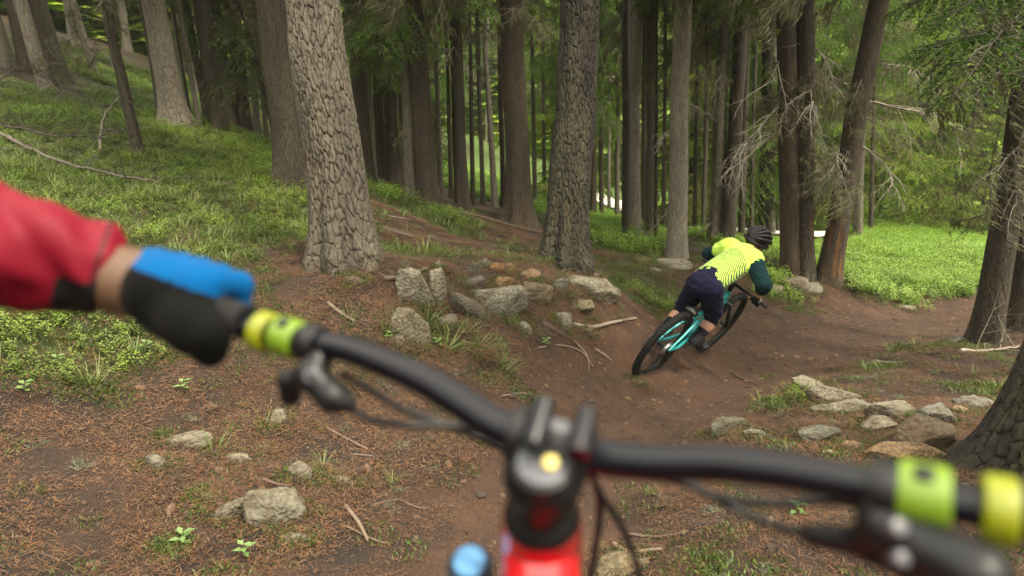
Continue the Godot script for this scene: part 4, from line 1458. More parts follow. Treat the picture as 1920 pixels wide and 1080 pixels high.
		if not ok: continue
		back_feet.append(Vector2(x, z))
		var base := Vector3(x, height(x, z), z)
		var kind := rng.randi_range(0, 3)
		var up := Vector3(rng.randf_range(-0.04, 0.04), 1, rng.randf_range(-0.04, 0.04)).normalized()
		var slim := x > -0.42 * -z
		var o: Node3D
		if not slim or rng.randf() < 0.7:
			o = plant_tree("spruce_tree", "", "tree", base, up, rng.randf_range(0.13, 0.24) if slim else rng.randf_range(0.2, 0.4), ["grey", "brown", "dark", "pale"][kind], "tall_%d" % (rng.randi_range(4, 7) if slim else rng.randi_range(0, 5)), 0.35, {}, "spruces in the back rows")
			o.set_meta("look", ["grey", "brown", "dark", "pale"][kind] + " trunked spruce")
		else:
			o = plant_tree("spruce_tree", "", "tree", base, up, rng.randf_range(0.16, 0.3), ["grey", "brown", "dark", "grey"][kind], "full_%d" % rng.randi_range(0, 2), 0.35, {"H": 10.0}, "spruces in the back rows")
			o.set_meta("look", "low boughed spruce")
		backs.append(o)
		made += 1
	# say of each where it is seen, from what stands before it
	var marks := [[12, "the corner trunk"], [112, "the upper slope's dark trunk"], [261, "the thin dark young spruce"], [330, "the thick grey slope trunk"], [436, "the left group"], [548, "the splayed root trunk"], [652, "the big leaning trunk"], [742, "the wide footed slim trunk"], [804, "the thick brown trunk"], [866, "the dark straight trunk"], [975, "the flared trunk"], [1058, "the hollow footed trunk"], [1186, "the pale sunlit trunk"], [1268, "the pale stubby trunk"], [1364, "the rider's shoulder"], [1496, "the twin trunks"], [1580, "the wounded leaning trunk"], [1720, "the clearing's middle"], [1850, "the right leaning trunk"]]
	var groups := {}
	backs.sort_custom(func(a, b): return depth_of(a.position) < depth_of(b.position))
	for o in backs:
		var q: Vector3 = cam_b.inverse() * (o.position - EYE)
		var px := 960.0 - F * q.x / q.z
		var best := 0
		for m in marks.size():
			if absf(marks[m][0] - px) < absf(marks[best][0] - px): best = m
		var key: String = ("left of " if px < marks[best][0] else "right of ") + marks[best][1]
		groups[key] = groups.get(key, 0) + 1
		o.set_meta("label", "%s %s behind and %s" % [["nearest", "second nearest", "third nearest", "fourth nearest", "fifth nearest", "sixth nearest", "seventh nearest", "eighth nearest", "ninth nearest", "tenth nearest", "eleventh nearest", "twelfth nearest", "thirteenth nearest", "fourteenth nearest"][mini(groups[key] - 1, 13)], o.get_meta("look"), key])
		o.remove_meta("look")
	far_forest()

var back_feet := []
var backs := []

func bare_limbs() -> void:
	# bleached dead limbs hanging round the twin and the leaning trunk
	for q in [[1497, 215, 10.0, 1555, 250, 9.6, 1.3, "twin"], [1500, 60, 10.1, 1470, 120, 9.2, 1.6, "twin"], [1512, 130, 9.9, 1520, 200, 9.2, 1.4, "twin"], [1485, 190, 9.9, 1410, 220, 9.3, 1.5, "twin"], [1515, 80, 10.0, 1600, 170, 9.6, 1.7, "twin"], [1480, 240, 9.9, 1390, 290, 9.5, 1.5, "twin"], [1510, 250, 10.0, 1540, 310, 9.6, 1.0, "twin"],
		[1612, 190, 10.0, 1780, 240, 9.4, 1.8, "leaning"], [1600, 210, 10.0, 1570, 290, 9.5, 1.1, "leaning"], [1620, 120, 10.0, 1720, 150, 9.4, 1.5, "leaning"], [1590, 260, 10.1, 1680, 330, 9.7, 1.2, "leaning"],
		[1270, 250, 10.8, 1210, 240, 10.4, 0.8, "pale"], [1272, 190, 10.8, 1320, 190, 10.5, 0.6, "pale"]]:
		var a := at(q[0], q[1], q[2])
		var b := at(q[3], q[4], q[5])
		var parent: Node3D
		for c in get_children():
			var l := str(c.get_meta("label", ""))
			if (q[7] == "twin" and l.begins_with("left one of the brown twin")) or (q[7] == "leaning" and l.contains("orange wound")) or (q[7] == "pale" and l.begins_with("pale stubby")):
				parent = c
		rng.seed = int(q[0] * 3 + q[1])
		var m := MB.new()
		var inv := parent.transform.affine_inverse()
		var dir := inv.basis * (b - a)
		grow_twig(m, inv * a, dir.normalized() + Vector3.UP * 0.15, dir.length() * 1.25, 0.017, 0, Color(0.42, 0.38, 0.31) if q[7] == "twin" else Color(0.32, 0.28, 0.23), 0.0)
		put("dead_limb", m.mesh(M.twig), parent)
	# dark boughs drooping before the left group
	for q in [[405, 60, 12.6, 470, 125, 12.0, 1], [400, 40, 12.6, 350, 100, 11.8, 2], [408, 120, 12.6, 465, 185, 11.8, 2], [402, 10, 12.6, 440, 70, 11.6, 1]]:
		var a := at(q[0], q[1], q[2])
		var b := at(q[3], q[4], q[5])
		var parent: Node3D
		for c in get_children():
			if str(c.get_meta("label", "")).begins_with("dark trunk in the left group"): parent = c
		var inv := parent.transform.affine_inverse()
		var x := inv.basis * (b - a)
		var zz := x.cross(inv.basis * Vector3.UP).normalized()
		var bb := Basis(x.normalized(), zz.cross(x).normalized(), zz)
		var o := put("bough", branch_live[q[6]], parent)
		o.transform = Transform3D(bb.scaled_local(Vector3.ONE * x.length() * 1.1), inv * a)
	# drooping boughs of the dark right hand trees reaching into the picture
	for q in [[1960, 60, 5.6, 1760, 60, 5.2, 2], [1950, 20, 5.4, 1790, 130, 4.9, 1], [1960, 200, 5.8, 1790, 250, 5.5, 2], [1950, -40, 5.5, 1780, 10, 5.2, 2], [1950, 170, 5.7, 1830, 330, 5.4, 2], [1940, -60, 6.4, 1690, -10, 6.4, 1]]:
		var a := at(q[0], q[1], q[2])
		var b := at(q[3], q[4], q[5])
		var parent: Node3D
		for c in get_children():
			if str(c.get_meta("label", "")).begins_with("dark trunk leaning right"): parent = c
		var inv := parent.transform.affine_inverse()
		var x := inv.basis * (b - a)
		var l := x.length() * 1.15
		var up := inv.basis * Vector3.UP
		var zz := x.cross(up).normalized()
		var bb := Basis(x.normalized(), zz.cross(x).normalized(), zz)
		if q[4] < 150:
			var o := put("bough", branch_live[[2, 1, 0][q[6]]], parent)
			o.transform = Transform3D(bb.scaled_local(Vector3.ONE * l), inv * a)
		var t := put("dead_limb", branch_dead[[0, 2, 1][q[6]]], parent)
		t.transform = Transform3D((bb * Basis(Vector3.RIGHT, 1.0)).scaled_local(Vector3.ONE * l * 0.9), inv * (a + Vector3(0, -0.15, 0.1)))

func far_spruce(sd: int) -> ArrayMesh:
	rng.seed = sd
	var m := MB.new()
	tube(m, [Vector3.ZERO, Vector3(0, 1, 0)], [0.012, 0.002], 5, Color(0.09, 0.075, 0.06), false)
	for k in 420:
		var t := pow(rng.randf(), 1.25)
		var y := 0.06 + 0.94 * t
		var l := 0.19 * (1.0 - t) ** 0.85 + 0.008
		var a := rng.randf() * TAU
		var d := Vector3(cos(a), rng.randf_range(-0.5, 0.1), sin(a)).normalized()
		var s := d.cross(Vector3.UP).normalized() * l * 0.22
		var c := Color(0.08, 0.125, 0.03).lerp(Color(0.17, 0.23, 0.055), rng.randf())
		var p := Vector3(0, y, 0) + d * l * 0.15
		var e := Vector3(0, y, 0) + d * l * rng.randf_range(0.7, 1.15)
		var mid := p.lerp(e, 0.5) + Vector3.DOWN * l * 0.05
		m.tri(m.add(p, c), m.add(mid + s, c), m.add(e, c))
		m.tri(m.add(p, c), m.add(e, c), m.add(mid - s, c))
	return m.mesh(M.needle)

func far_forest() -> void:
	rng.seed = 55
	var xf := []
	var cols := []
	for k in 5200:
		var a := rng.randf_range(-1.05, 1.05)
		var r := lerpf(36.0 if a < -0.25 else 52.0, 330.0, pow(rng.randf(), 1.5))
		var x := r * sin(a)
		var z := -r * cos(a)
		var gap := n_patch.get_noise_2d(x * 0.06, z * 0.06)
		if gap > 0.28 and r < 170.0 and x > -10.0: continue
		var s := rng.randf_range(8.0, 17.0)
		var b := Basis(Vector3.UP, rng.randf() * TAU).scaled_local(Vector3(s * rng.randf_range(0.8, 1.25), s, s))
		xf.append(Transform3D(b, Vector3(x, height(x, z, 0.0) - 0.3, z)))
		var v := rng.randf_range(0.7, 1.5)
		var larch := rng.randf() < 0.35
		cols.append(Color(v * 2.8, v * 2.4, v * 1.3) if larch else Color(v * 1.8, v * 1.7, v * 1.1))  # sunlight on the far slope put into the tree tint; larches yellower
	var half := xf.size() / 2
	var o := thing("distant_forest", "far wood of spruces and larches covering the other side of the valley", "forest")
	o.set_meta("kind", "stuff")
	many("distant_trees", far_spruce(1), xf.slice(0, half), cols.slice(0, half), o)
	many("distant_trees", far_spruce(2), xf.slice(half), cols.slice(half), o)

# pale gravel road through the clearing
func build_road() -> void:
	var pts := []
	for q in [[1030, 350], [1095, 366], [1160, 386], [1240, 410], [1320, 428], [1400, 438], [1470, 440]]:
		pts.append(drop(q[0], q[1]))
	for q in pts: road.append(Vector2(q.x, q.z))
	pts = smooth(pts, 6)
	var m := MB.new()
	for k in pts.size():
		var d: Vector3 = (pts[mini(k + 1, pts.size() - 1)] - pts[maxi(k - 1, 0)]).normalized()
		var s := d.cross(Vector3.UP).normalized()
		for j in 5:
			var p: Vector3 = pts[k] + s * (j - 2) * 0.6
			m.add(Vector3(p.x, height(p.x, p.z) + 0.10, p.z), Color(1, 1, 1) * rng.randf_range(0.85, 1.0))
	for k in pts.size() - 1:
		for j in 4:
			m.quad(k * 5 + j, k * 5 + j + 1, k * 5 + j + 6, k * 5 + j + 5)
	var o := put("gravel_road", m.mesh(M.road))
	tag(o, "pale gravel road crossing the clearing behind the trunks", "", "", "structure")

# ---------------------------------------------------------------- rider ahead and his bicycle
var bo := Vector3.ZERO
var bf := Vector3.ZERO
var bu := Vector3.ZERO
var br := Vector3.ZERO

func ring(m: MB, c: Vector3, ax: Vector3, R: float, r: float, n := 64, s := 12, col := Color.WHITE, flat := 1.0) -> void:
	var u := ax.cross(Vector3(0.3, 0.9, 0.2)).normalized()
	var w := ax.cross(u)
	var st := m.v.size()
	for k in n:
		var a := TAU * k / n
		var o := u * cos(a) + w * sin(a)
		for j in s:
			var b := TAU * j / s
			m.add(c + o * (R + r * cos(b)) + ax * (r * flat * sin(b)), col)
	for k in n:
		for j in s:
			var k2 := (k + 1) % n
			var j2 := (j + 1) % s
			m.quad(st + k * s + j, st + k * s + j2, st + k2 * s + j2, st + k2 * s + j)

func wheel(bike: Node3D, c: Vector3, ax: Vector3, up: Vector3) -> void:
	var w := Node3D.new()
	w.name = "wheel"
	bike.add_child(w, true)
	w.position = c
	var m := MB.new()
	ring(m, Vector3.ZERO, ax, 0.335, 0.031, 72, 12)
	var fw := ax.cross(up).normalized()
	for k in 64:
		for s in [-1.0, -0.35, 0.35, 1.0]:
			var a := TAU * (k + (0.5 if absf(s) < 0.5 else 0.0)) / 64.0
			var o := up * cos(a) + fw * sin(a)
			var th: float = s * 0.85
			var n := o * cos(th) + ax * sin(th)
			var tg := o.cross(ax).normalized()
			box(m, o * 0.335 + n * 0.033, Basis(tg, n, tg.cross(n)), Vector3(0.014, 0.010, 0.011), 0.001)
	put("tyre", m.mesh(M.rubber), w)
	var rm := MB.new()
	ring(rm, Vector3.ZERO, ax, 0.300, 0.012, 72, 8, Color.WHITE, 1.2)
	put("rim", rm.mesh(M.black), w)
	var hb := MB.new()
	lathe(hb, -ax * 0.055, ax, [[0, 0.002], [0, 0.022], [0.015, 0.028], [0.03, 0.016], [0.08, 0.016], [0.095, 0.028], [0.11, 0.022], [0.11, 0.002]], 16)
	put("hub", hb.mesh(M.black), w)
	var sp := MB.new()
	for k in 28:
		var a := TAU * k / 28.0
		var o := up * cos(a) + fw * sin(a)
		var a2 := a + (0.9 if k % 4 < 2 else -0.9)
		var h := up * cos(a2) + fw * sin(a2)
		tube(sp, [h * 0.026 + ax * (0.04 if k % 2 else -0.04), o * 0.298], [0.0014, 0.0014], 4)
	put("spokes", sp.mesh(M.black), w).set_meta("kind", "stuff")
	var dk := MB.new()
	ring(dk, -ax * 0.06, ax, 0.083, 0.008, 40, 6, Color.WHITE, 0.15)
	put("brake_disc", dk.mesh(M.steel), w)

func build_bike() -> void:
	bo = at(1205, 705, 6.2)
	bf = at(1318, 655, 7.1) - bo
	bf = bf.normalized()
	var t := at(1276, 595, 5.84) - bo
	bu = (t - bf * t.dot(bf)).normalized()
	br = bf.cross(bu)
	# basis: x forward, y up in the plane of the leaning frame, z to the right
	var o := thing("mountain_bike", "turquoise mountain bike leaning hard into the bend under the rider", "bicycle", bo, Basis(bf, bu, br))
	var X := func(x: float, y: float, z := 0.0) -> Vector3: return Vector3(x, y, z)
	wheel(o, Vector3(0, 0.37, 0), Vector3.BACK, Vector3.UP)
	wheel(o, Vector3(1.2, 0.37, 0), Vector3.BACK, Vector3.UP)
	var cs := MB.new()
	ring(cs, Vector3(0, 0.37, 0.045), Vector3.BACK, 0.045, 0.014, 32, 8, Color.WHITE, 1.2)
	ring(cs, Vector3(0, 0.37, 0.045), Vector3.BACK, 0.07, 0.006, 32, 6, Color.WHITE, 0.5)
	put("cassette", cs.mesh(M.steel), o)
	var f := MB.new()
	tube(f, [X.call(0.435, 0.34), X.call(0.55, 0.47), X.call(0.80, 0.74)], [0.034, 0.036, 0.03], 12)
	tube(f, [X.call(0.33, 0.63), X.call(0.55, 0.71), X.call(0.775, 0.815)], [0.022, 0.024, 0.026], 12)
	tube(f, [X.call(0.435, 0.34), X.call(0.36, 0.58), X.call(0.325, 0.68)], [0.026, 0.022, 0.02], 12)
	tube(f, [X.call(0.815, 0.715), X.call(0.765, 0.85)], [0.029, 0.028], 12)
	put("frame", f.mesh(M.teal_paint), o)
	var st := MB.new()
	for s in [-1.0, 1.0]:
		tube(st, [X.call(0.0, 0.37, 0.068 * s), X.call(0.2, 0.35, 0.06 * s), X.call(0.40, 0.38, 0.035 * s)], [0.012, 0.015, 0.018], 8)
		tube(st, [X.call(0.0, 0.37, 0.068 * s), X.call(0.17, 0.50, 0.058 * s), X.call(0.35, 0.60, 0.03 * s)], [0.010, 0.012, 0.014], 8)
	put("rear_swingarm", st.mesh(M.teal_paint), o)
	var fk := MB.new()
	for s in [-1.0, 1.0]:
		tube(fk, [X.call(1.2, 0.37, 0.066 * s), X.call(1.02, 0.55, 0.066 * s)], [0.02, 0.022], 10)
		tube(fk, [X.call(1.02, 0.55, 0.066 * s), X.call(0.84, 0.715, 0.066 * s)], [0.0175, 0.0175], 10)
	box(fk, X.call(0.835, 0.715), Basis(), Vector3(0.05, 0.035, 0.17), 0.008)
	put("fork", fk.mesh(M.black), o)
	var sd := MB.new()
	flesh(sd, [[X.call(0.13, 0.735, -0.035), X.call(0.13, 0.735, 0.035), 0.026, 0.026], [X.call(0.15, 0.735), X.call(0.36, 0.725), 0.035, 0.016]], 0.008, 0.02, func(_p, _n): return Color.WHITE)
	tube(sd, [X.call(0.325, 0.66), X.call(0.25, 0.725)], [0.015, 0.015], 10)
	put("saddle", sd.mesh(M.black), o)
	var hb := MB.new()
	var bp := [X.call(0.735, 0.955, -0.37), X.call(0.755, 0.952, -0.2), X.call(0.785, 0.935, -0.08), X.call(0.79, 0.93, 0), X.call(0.785, 0.935, 0.08), X.call(0.755, 0.952, 0.2), X.call(0.735, 0.955, 0.37)]
	tube(hb, smooth(bp, 5), smooth_f([0.011, 0.011, 0.015, 0.017, 0.015, 0.011, 0.011], 5), 10)
	tube(hb, [X.call(0.76, 0.86), X.call(0.75, 0.905), X.call(0.79, 0.93)], [0.02, 0.022, 0.022], 10)
	put("handlebar", hb.mesh(M.bar), o)
	for s in [-1.0, 1.0]:
		var gp := MB.new()
		tube(gp, [X.call(0.737, 0.955, 0.37 * s), X.call(0.748, 0.953, 0.25 * s)], [0.016, 0.016], 12)
		put("grip", gp.mesh(M.rubber), o)
		var bl := MB.new()
		tube(bl, [X.call(0.76, 0.945, 0.20 * s), X.call(0.80, 0.93, 0.21 * s), X.call(0.80, 0.935, 0.30 * s)], [0.012, 0.009, 0.005], 8)
		put("brake_lever", bl.mesh(M.black), o)
	var cr := MB.new()
	ring(cr, X.call(0.435, 0.34, 0.05), Vector3.BACK, 0.062, 0.008, 40, 6, Color.WHITE, 0.5)
	for s in [-1.0, 1.0]:
		tube(cr, [X.call(0.435, 0.34, 0.055 * s), X.call(0.435 + 0.165 * s, 0.34, 0.075 * s)], [0.016, 0.012], 8)
	put("crankset", cr.mesh(M.black), o)
	for s in [-1.0, 1.0]:
		var pd := MB.new()
		box(pd, X.call(0.435 + 0.165 * s, 0.34, 0.13 * s), Basis(), Vector3(0.10, 0.018, 0.10), 0.004)
		put("pedal", pd.mesh(M.black), o)
	var dr := MB.new()
	tube(dr, [X.call(0.0, 0.37, 0.07), X.call(0.02, 0.29, 0.07), X.call(0.05, 0.22, 0.06)], [0.018, 0.02, 0.016], 8)
	ring(dr, X.call(0.05, 0.22, 0.055), Vector3.BACK, 0.022, 0.006, 16, 6)
	put("rear_derailleur", dr.mesh(M.black), o)

func build_rider() -> void:
	var pelvis := at(1323, 529, 6.1)
	var chest := at(1387, 486, 6.33)
	var neck := at(1404, 470, 6.43)
	var head := at(1419, 453, 6.5)
	var shL := at(1370, 466, 6.52)
	var shR := at(1412, 487, 6.26)
	var elR := at(1432, 535, 6.05)
	var haR := at(1420, 562, 6.17)
	var elL := at(1330, 474, 6.70)
	var haL := at(1352, 492, 6.62)
	var hipL := at(1312, 530, 6.18)
	var hipR := at(1333, 543, 6.02)
	var knL := at(1278, 582, 6.42)
	var knR := at(1337, 596, 6.28)
	var anL := at(1247, 614, 6.33)
	var anR := at(1309, 632, 6.27)
	var root := bo + bf * 0.5
	var o := thing("person", "mountain biker in a lime striped jersey and dark helmet leaning into the bend", "person", root)
	var L := func(p: Vector3) -> Vector3: return p - root
	var axis := (neck - pelvis).normalized()
	var lat := (shR - shL)
	lat = (lat - axis * lat.dot(axis)).normalized()
	var nrm := lat.cross(axis).normalized()
	if nrm.dot(EYE - chest) < 0: nrm = -nrm
	var skin_c := Color(0.42, 0.22, 0.14)
	var pelv: Vector3 = L.call(pelvis)
	var ch: Vector3 = L.call(chest)
	var look := (axis * 0.3 + at(1560, 545, 8.5) - at(1419, 453, 6.5)).normalized()
	var hd: Vector3 = L.call(head)
	var hup := (bu * 0.8 + axis * 0.35 - look * (bu * 0.8 + axis * 0.35).dot(look)).normalized()
	var hside := look.cross(hup)
	var m := MB.new()
	var bones := [[pelv, ch, 0.12, 0.13, nrm, 0.75], [ch, L.call(neck), 0.11, 0.055], [L.call(neck), hd, 0.055, 0.06], [hd - look * 0.02, hd + look * 0.02 + hup * 0.01, 0.088, 0.08], [hd + look * 0.05 - hup * 0.06, hd + look * 0.065 - hup * 0.09, 0.055, 0.035], [hd + look * 0.1 - hup * 0.02, hd + look * 0.118 - hup * 0.045, 0.010, 0.014],
		[hd + hside * 0.082 - hup * 0.03, hd + hside * 0.085 - hup * 0.05, 0.014, 0.011], [hd - hside * 0.082 - hup * 0.03, hd - hside * 0.085 - hup * 0.05, 0.014, 0.011],
		[L.call(shL), L.call(elL), 0.055, 0.042], [L.call(elL), L.call(haL), 0.042, 0.028], [L.call(shR), L.call(elR), 0.055, 0.042], [L.call(elR), L.call(haR), 0.043, 0.028],
		[L.call(hipL), L.call(knL), 0.085, 0.06], [L.call(knL), L.call(knL).lerp(L.call(anL), 0.4), 0.055, 0.056], [L.call(knL).lerp(L.call(anL), 0.4), L.call(anL), 0.056, 0.036], [L.call(hipR), L.call(knR), 0.085, 0.06], [L.call(knR), L.call(knR).lerp(L.call(anR), 0.4), 0.055, 0.058], [L.call(knR).lerp(L.call(anR), 0.4), L.call(anR), 0.058, 0.036]]
	flesh(m, bones, 0.012, 0.03, func(_p, _n): return skin_c)
	put("body", m.mesh(M.skin), o)
	# jersey with its printed back; texture laid across and along the back
	var j := MB.new()
	var hem := pelv.lerp(ch, 0.12)
	var long := (L.call(neck) - hem).dot(axis) as float
	flesh(j, [[hem, ch, 0.155, 0.165, nrm, 0.72], [L.call(shL) - lat * 0.02, L.call(shR), 0.09, 0.088], [ch, L.call(neck) - axis * 0.03, 0.14, 0.075], [L.call(shR), L.call(shR).lerp(L.call(elR), 0.25), 0.082, 0.074], [L.call(shL), L.call(shL).lerp(L.call(elL), 0.5), 0.085, 0.078]], 0.012, 0.035,
		func(p, n):
			var q: Vector3 = p - hem
			var wrinkle := 0.0
			return [Color.WHITE * (1.0 + wrinkle), Vector2(clampf(0.5 + q.dot(lat) / 0.42, 0.01, 0.99), clampf(1.0 - (q.dot(axis) + 0.1) / (long + 0.1) * 0.98, 0.01, 0.99))])
	wrinkle(j, 0.007, 9.0)
	put("jersey", j.mesh(M.jersey), o)
	var teal := Color(0.006, 0.026, 0.028)
	var sr := MB.new()
	flesh(sr, [[L.call(shR).lerp(L.call(elR), 0.22), L.call(elR), 0.079, 0.067], [L.call(elR), L.call(elR).lerp(L.call(haR), 0.25), 0.067, 0.058]], 0.012, 0.02, func(_p, _n): return teal)
	wrinkle(sr, 0.006, 10.0)
	put("sleeve", sr.mesh(M.cloth), o)
	var sl := MB.new()
	flesh(sl, [[L.call(shL).lerp(L.call(elL), 0.42) - nrm * 0.012, L.call(elL) - nrm * 0.012, 0.074, 0.068], [L.call(elL) - nrm * 0.012, L.call(elL).lerp(L.call(haL), 0.3), 0.067, 0.055]], 0.012, 0.02, func(_p, _n): return teal)
	put("sleeve", sl.mesh(M.cloth), o)
	var navy := Color(0.009, 0.010, 0.030)
	var sh := MB.new()
	flesh(sh, [[pelv.lerp(ch, 0.10), pelv - axis * 0.06, 0.138, 0.138, nrm, 0.85], [L.call(hipL), L.call(knL).lerp(L.call(hipL), 0.2), 0.105, 0.084], [L.call(hipR), L.call(knR).lerp(L.call(hipR), 0.2), 0.106, 0.086]], 0.012, 0.03, func(_p, _n): return navy)
	wrinkle(sh, 0.008, 8.0)
	put("shorts", sh.mesh(M.cloth), o)
	for q in [[knL, anL, hipL], [knR, anR, hipR]]:
		var kp := MB.new()
		flesh(kp, [[L.call(q[0]).lerp(L.call(q[2]), 0.12), L.call(q[0]).lerp(L.call(q[1]), 0.14), 0.074, 0.066]], 0.012, 0.02, func(_p, _n): return Color(0.01, 0.01, 0.012))
		put("knee_pad", kp.mesh(M.cloth), o)
		var sk := MB.new()
		flesh(sk, [[L.call(q[0]).lerp(L.call(q[1]), 0.66), L.call(q[1]), 0.055, 0.045]], 0.012, 0.02, func(_p, _n): return Color(0.015, 0.015, 0.017))
		put("sock", sk.mesh(M.cloth), o)
		var sb := MB.new()
		var an: Vector3 = L.call(q[1])
		var heel := an - bu * 0.045 - bf * 0.05
		var ball := an - bu * 0.075 + bf * 0.12
		flesh(sb, [[an, heel, 0.047, 0.042], [heel, ball, 0.042, 0.040], [an, ball, 0.045, 0.035], [ball, ball + bf * 0.06, 0.040, 0.03]], 0.010, 0.02, func(p, n): return Color(0.16, 0.16, 0.17) if n.dot(bu) < -0.3 else Color(0.025, 0.025, 0.028))
		put("shoe", sb.mesh(M.cloth), o)
	for q in [[haR, elR, 1.0], [haL, elL, -1.0]]:
		var gl := MB.new()
		var w: Vector3 = L.call(q[0])
		var back := (q[1] - q[0] as Vector3).normalized()
		var out: Vector3 = br * q[2]
		var bs := [[w + back * 0.03, w, 0.034, 0.04, bu, 0.75]]
		for k in 4:
			var kb := w + out * (0.032 - 0.021 * k) - back * 0.03
			bs.append([w + out * (0.02 - 0.013 * k), kb, 0.014, 0.012])
			bs.append([kb, kb - bu * 0.03 + bf * 0.012, 0.012, 0.010])
		bs.append([w - out * 0.03, w - out * 0.055 - bu * 0.02 - back * 0.015, 0.013, 0.011])
		flesh(gl, bs, 0.006, 0.008, func(p, n): return Color(0.5, 0.5, 0.5) if n.dot(out) > 0.75 else Color(0.015, 0.015, 0.017))
		put("glove", gl.mesh(M.cloth), o)
	# helmet: a dark cap under ribs, with a peak
	var hm := Node3D.new()
	hm.name = "helmet"
	o.add_child(hm)
	hm.position = hd + hup * 0.02
	var cap := MB.new()
	flesh(cap, [[-look * 0.035, look * 0.02 + hup * 0.005, 0.100, 0.096], [-look * 0.06 - hup * 0.02, -look * 0.05 - hup * 0.03, 0.075, 0.07]], 0.01, 0.02, func(_p, _n): return Color(0.3, 0.3, 0.3))
	put("liner", cap.mesh(M.black), hm)
	for k in 7:
		var th := (k - 3) * 0.40
		var rb := MB.new()
		var pts := []
		var rad := []
		for s in 13:
			var t := lerpf(-0.55, PI + 0.35, s / 12.0)
			var q := (look * cos(t) * 0.135 + (hup * cos(th) + hside * sin(th)) * sin(t) * 0.118) - look * 0.012
			pts.append(q)
			rad.append(0.017 * (0.7 + 0.5 * sin(clampf(t, 0, PI))))
		tube(rb, pts, rad, 8)
		put("rib", rb.mesh(M.helmet), hm)
	var rim := MB.new()
	var rp := []
	for s in 25:
		var a := TAU * s / 24.0
		rp.append(look * cos(a) * 0.132 + hside * sin(a) * 0.112 - look * 0.012 - hup * (0.012 + 0.022 * (0.5 - 0.5 * cos(a))))
	tube(rim, rp, smooth_f([0.016, 0.016], 24), 8, Color.WHITE, false)
	put("rim", rim.mesh(M.helmet), hm)
	var pk := MB.new()
	for s in 11:
		var a := lerpf(-0.9, 0.9, s / 10.0)
		for e in 2:
			var rr := 0.13 + 0.055 * e * cos(a * 1.3)
			var p := look * cos(a) * rr + hside * sin(a) * 0.112 + hup * (0.035 - 0.012 * e)
			pk.add(p + hup * 0.003); pk.add(p - hup * 0.003)
	for s in 10:
		var q := s * 4
		pk.quad(q, q + 2, q + 6, q + 4)
		pk.quad(q + 1, q + 5, q + 7, q + 3)
		pk.quad(q + 2, q + 3, q + 7, q + 6)
	put("peak", pk.mesh(M.helmet), hm)

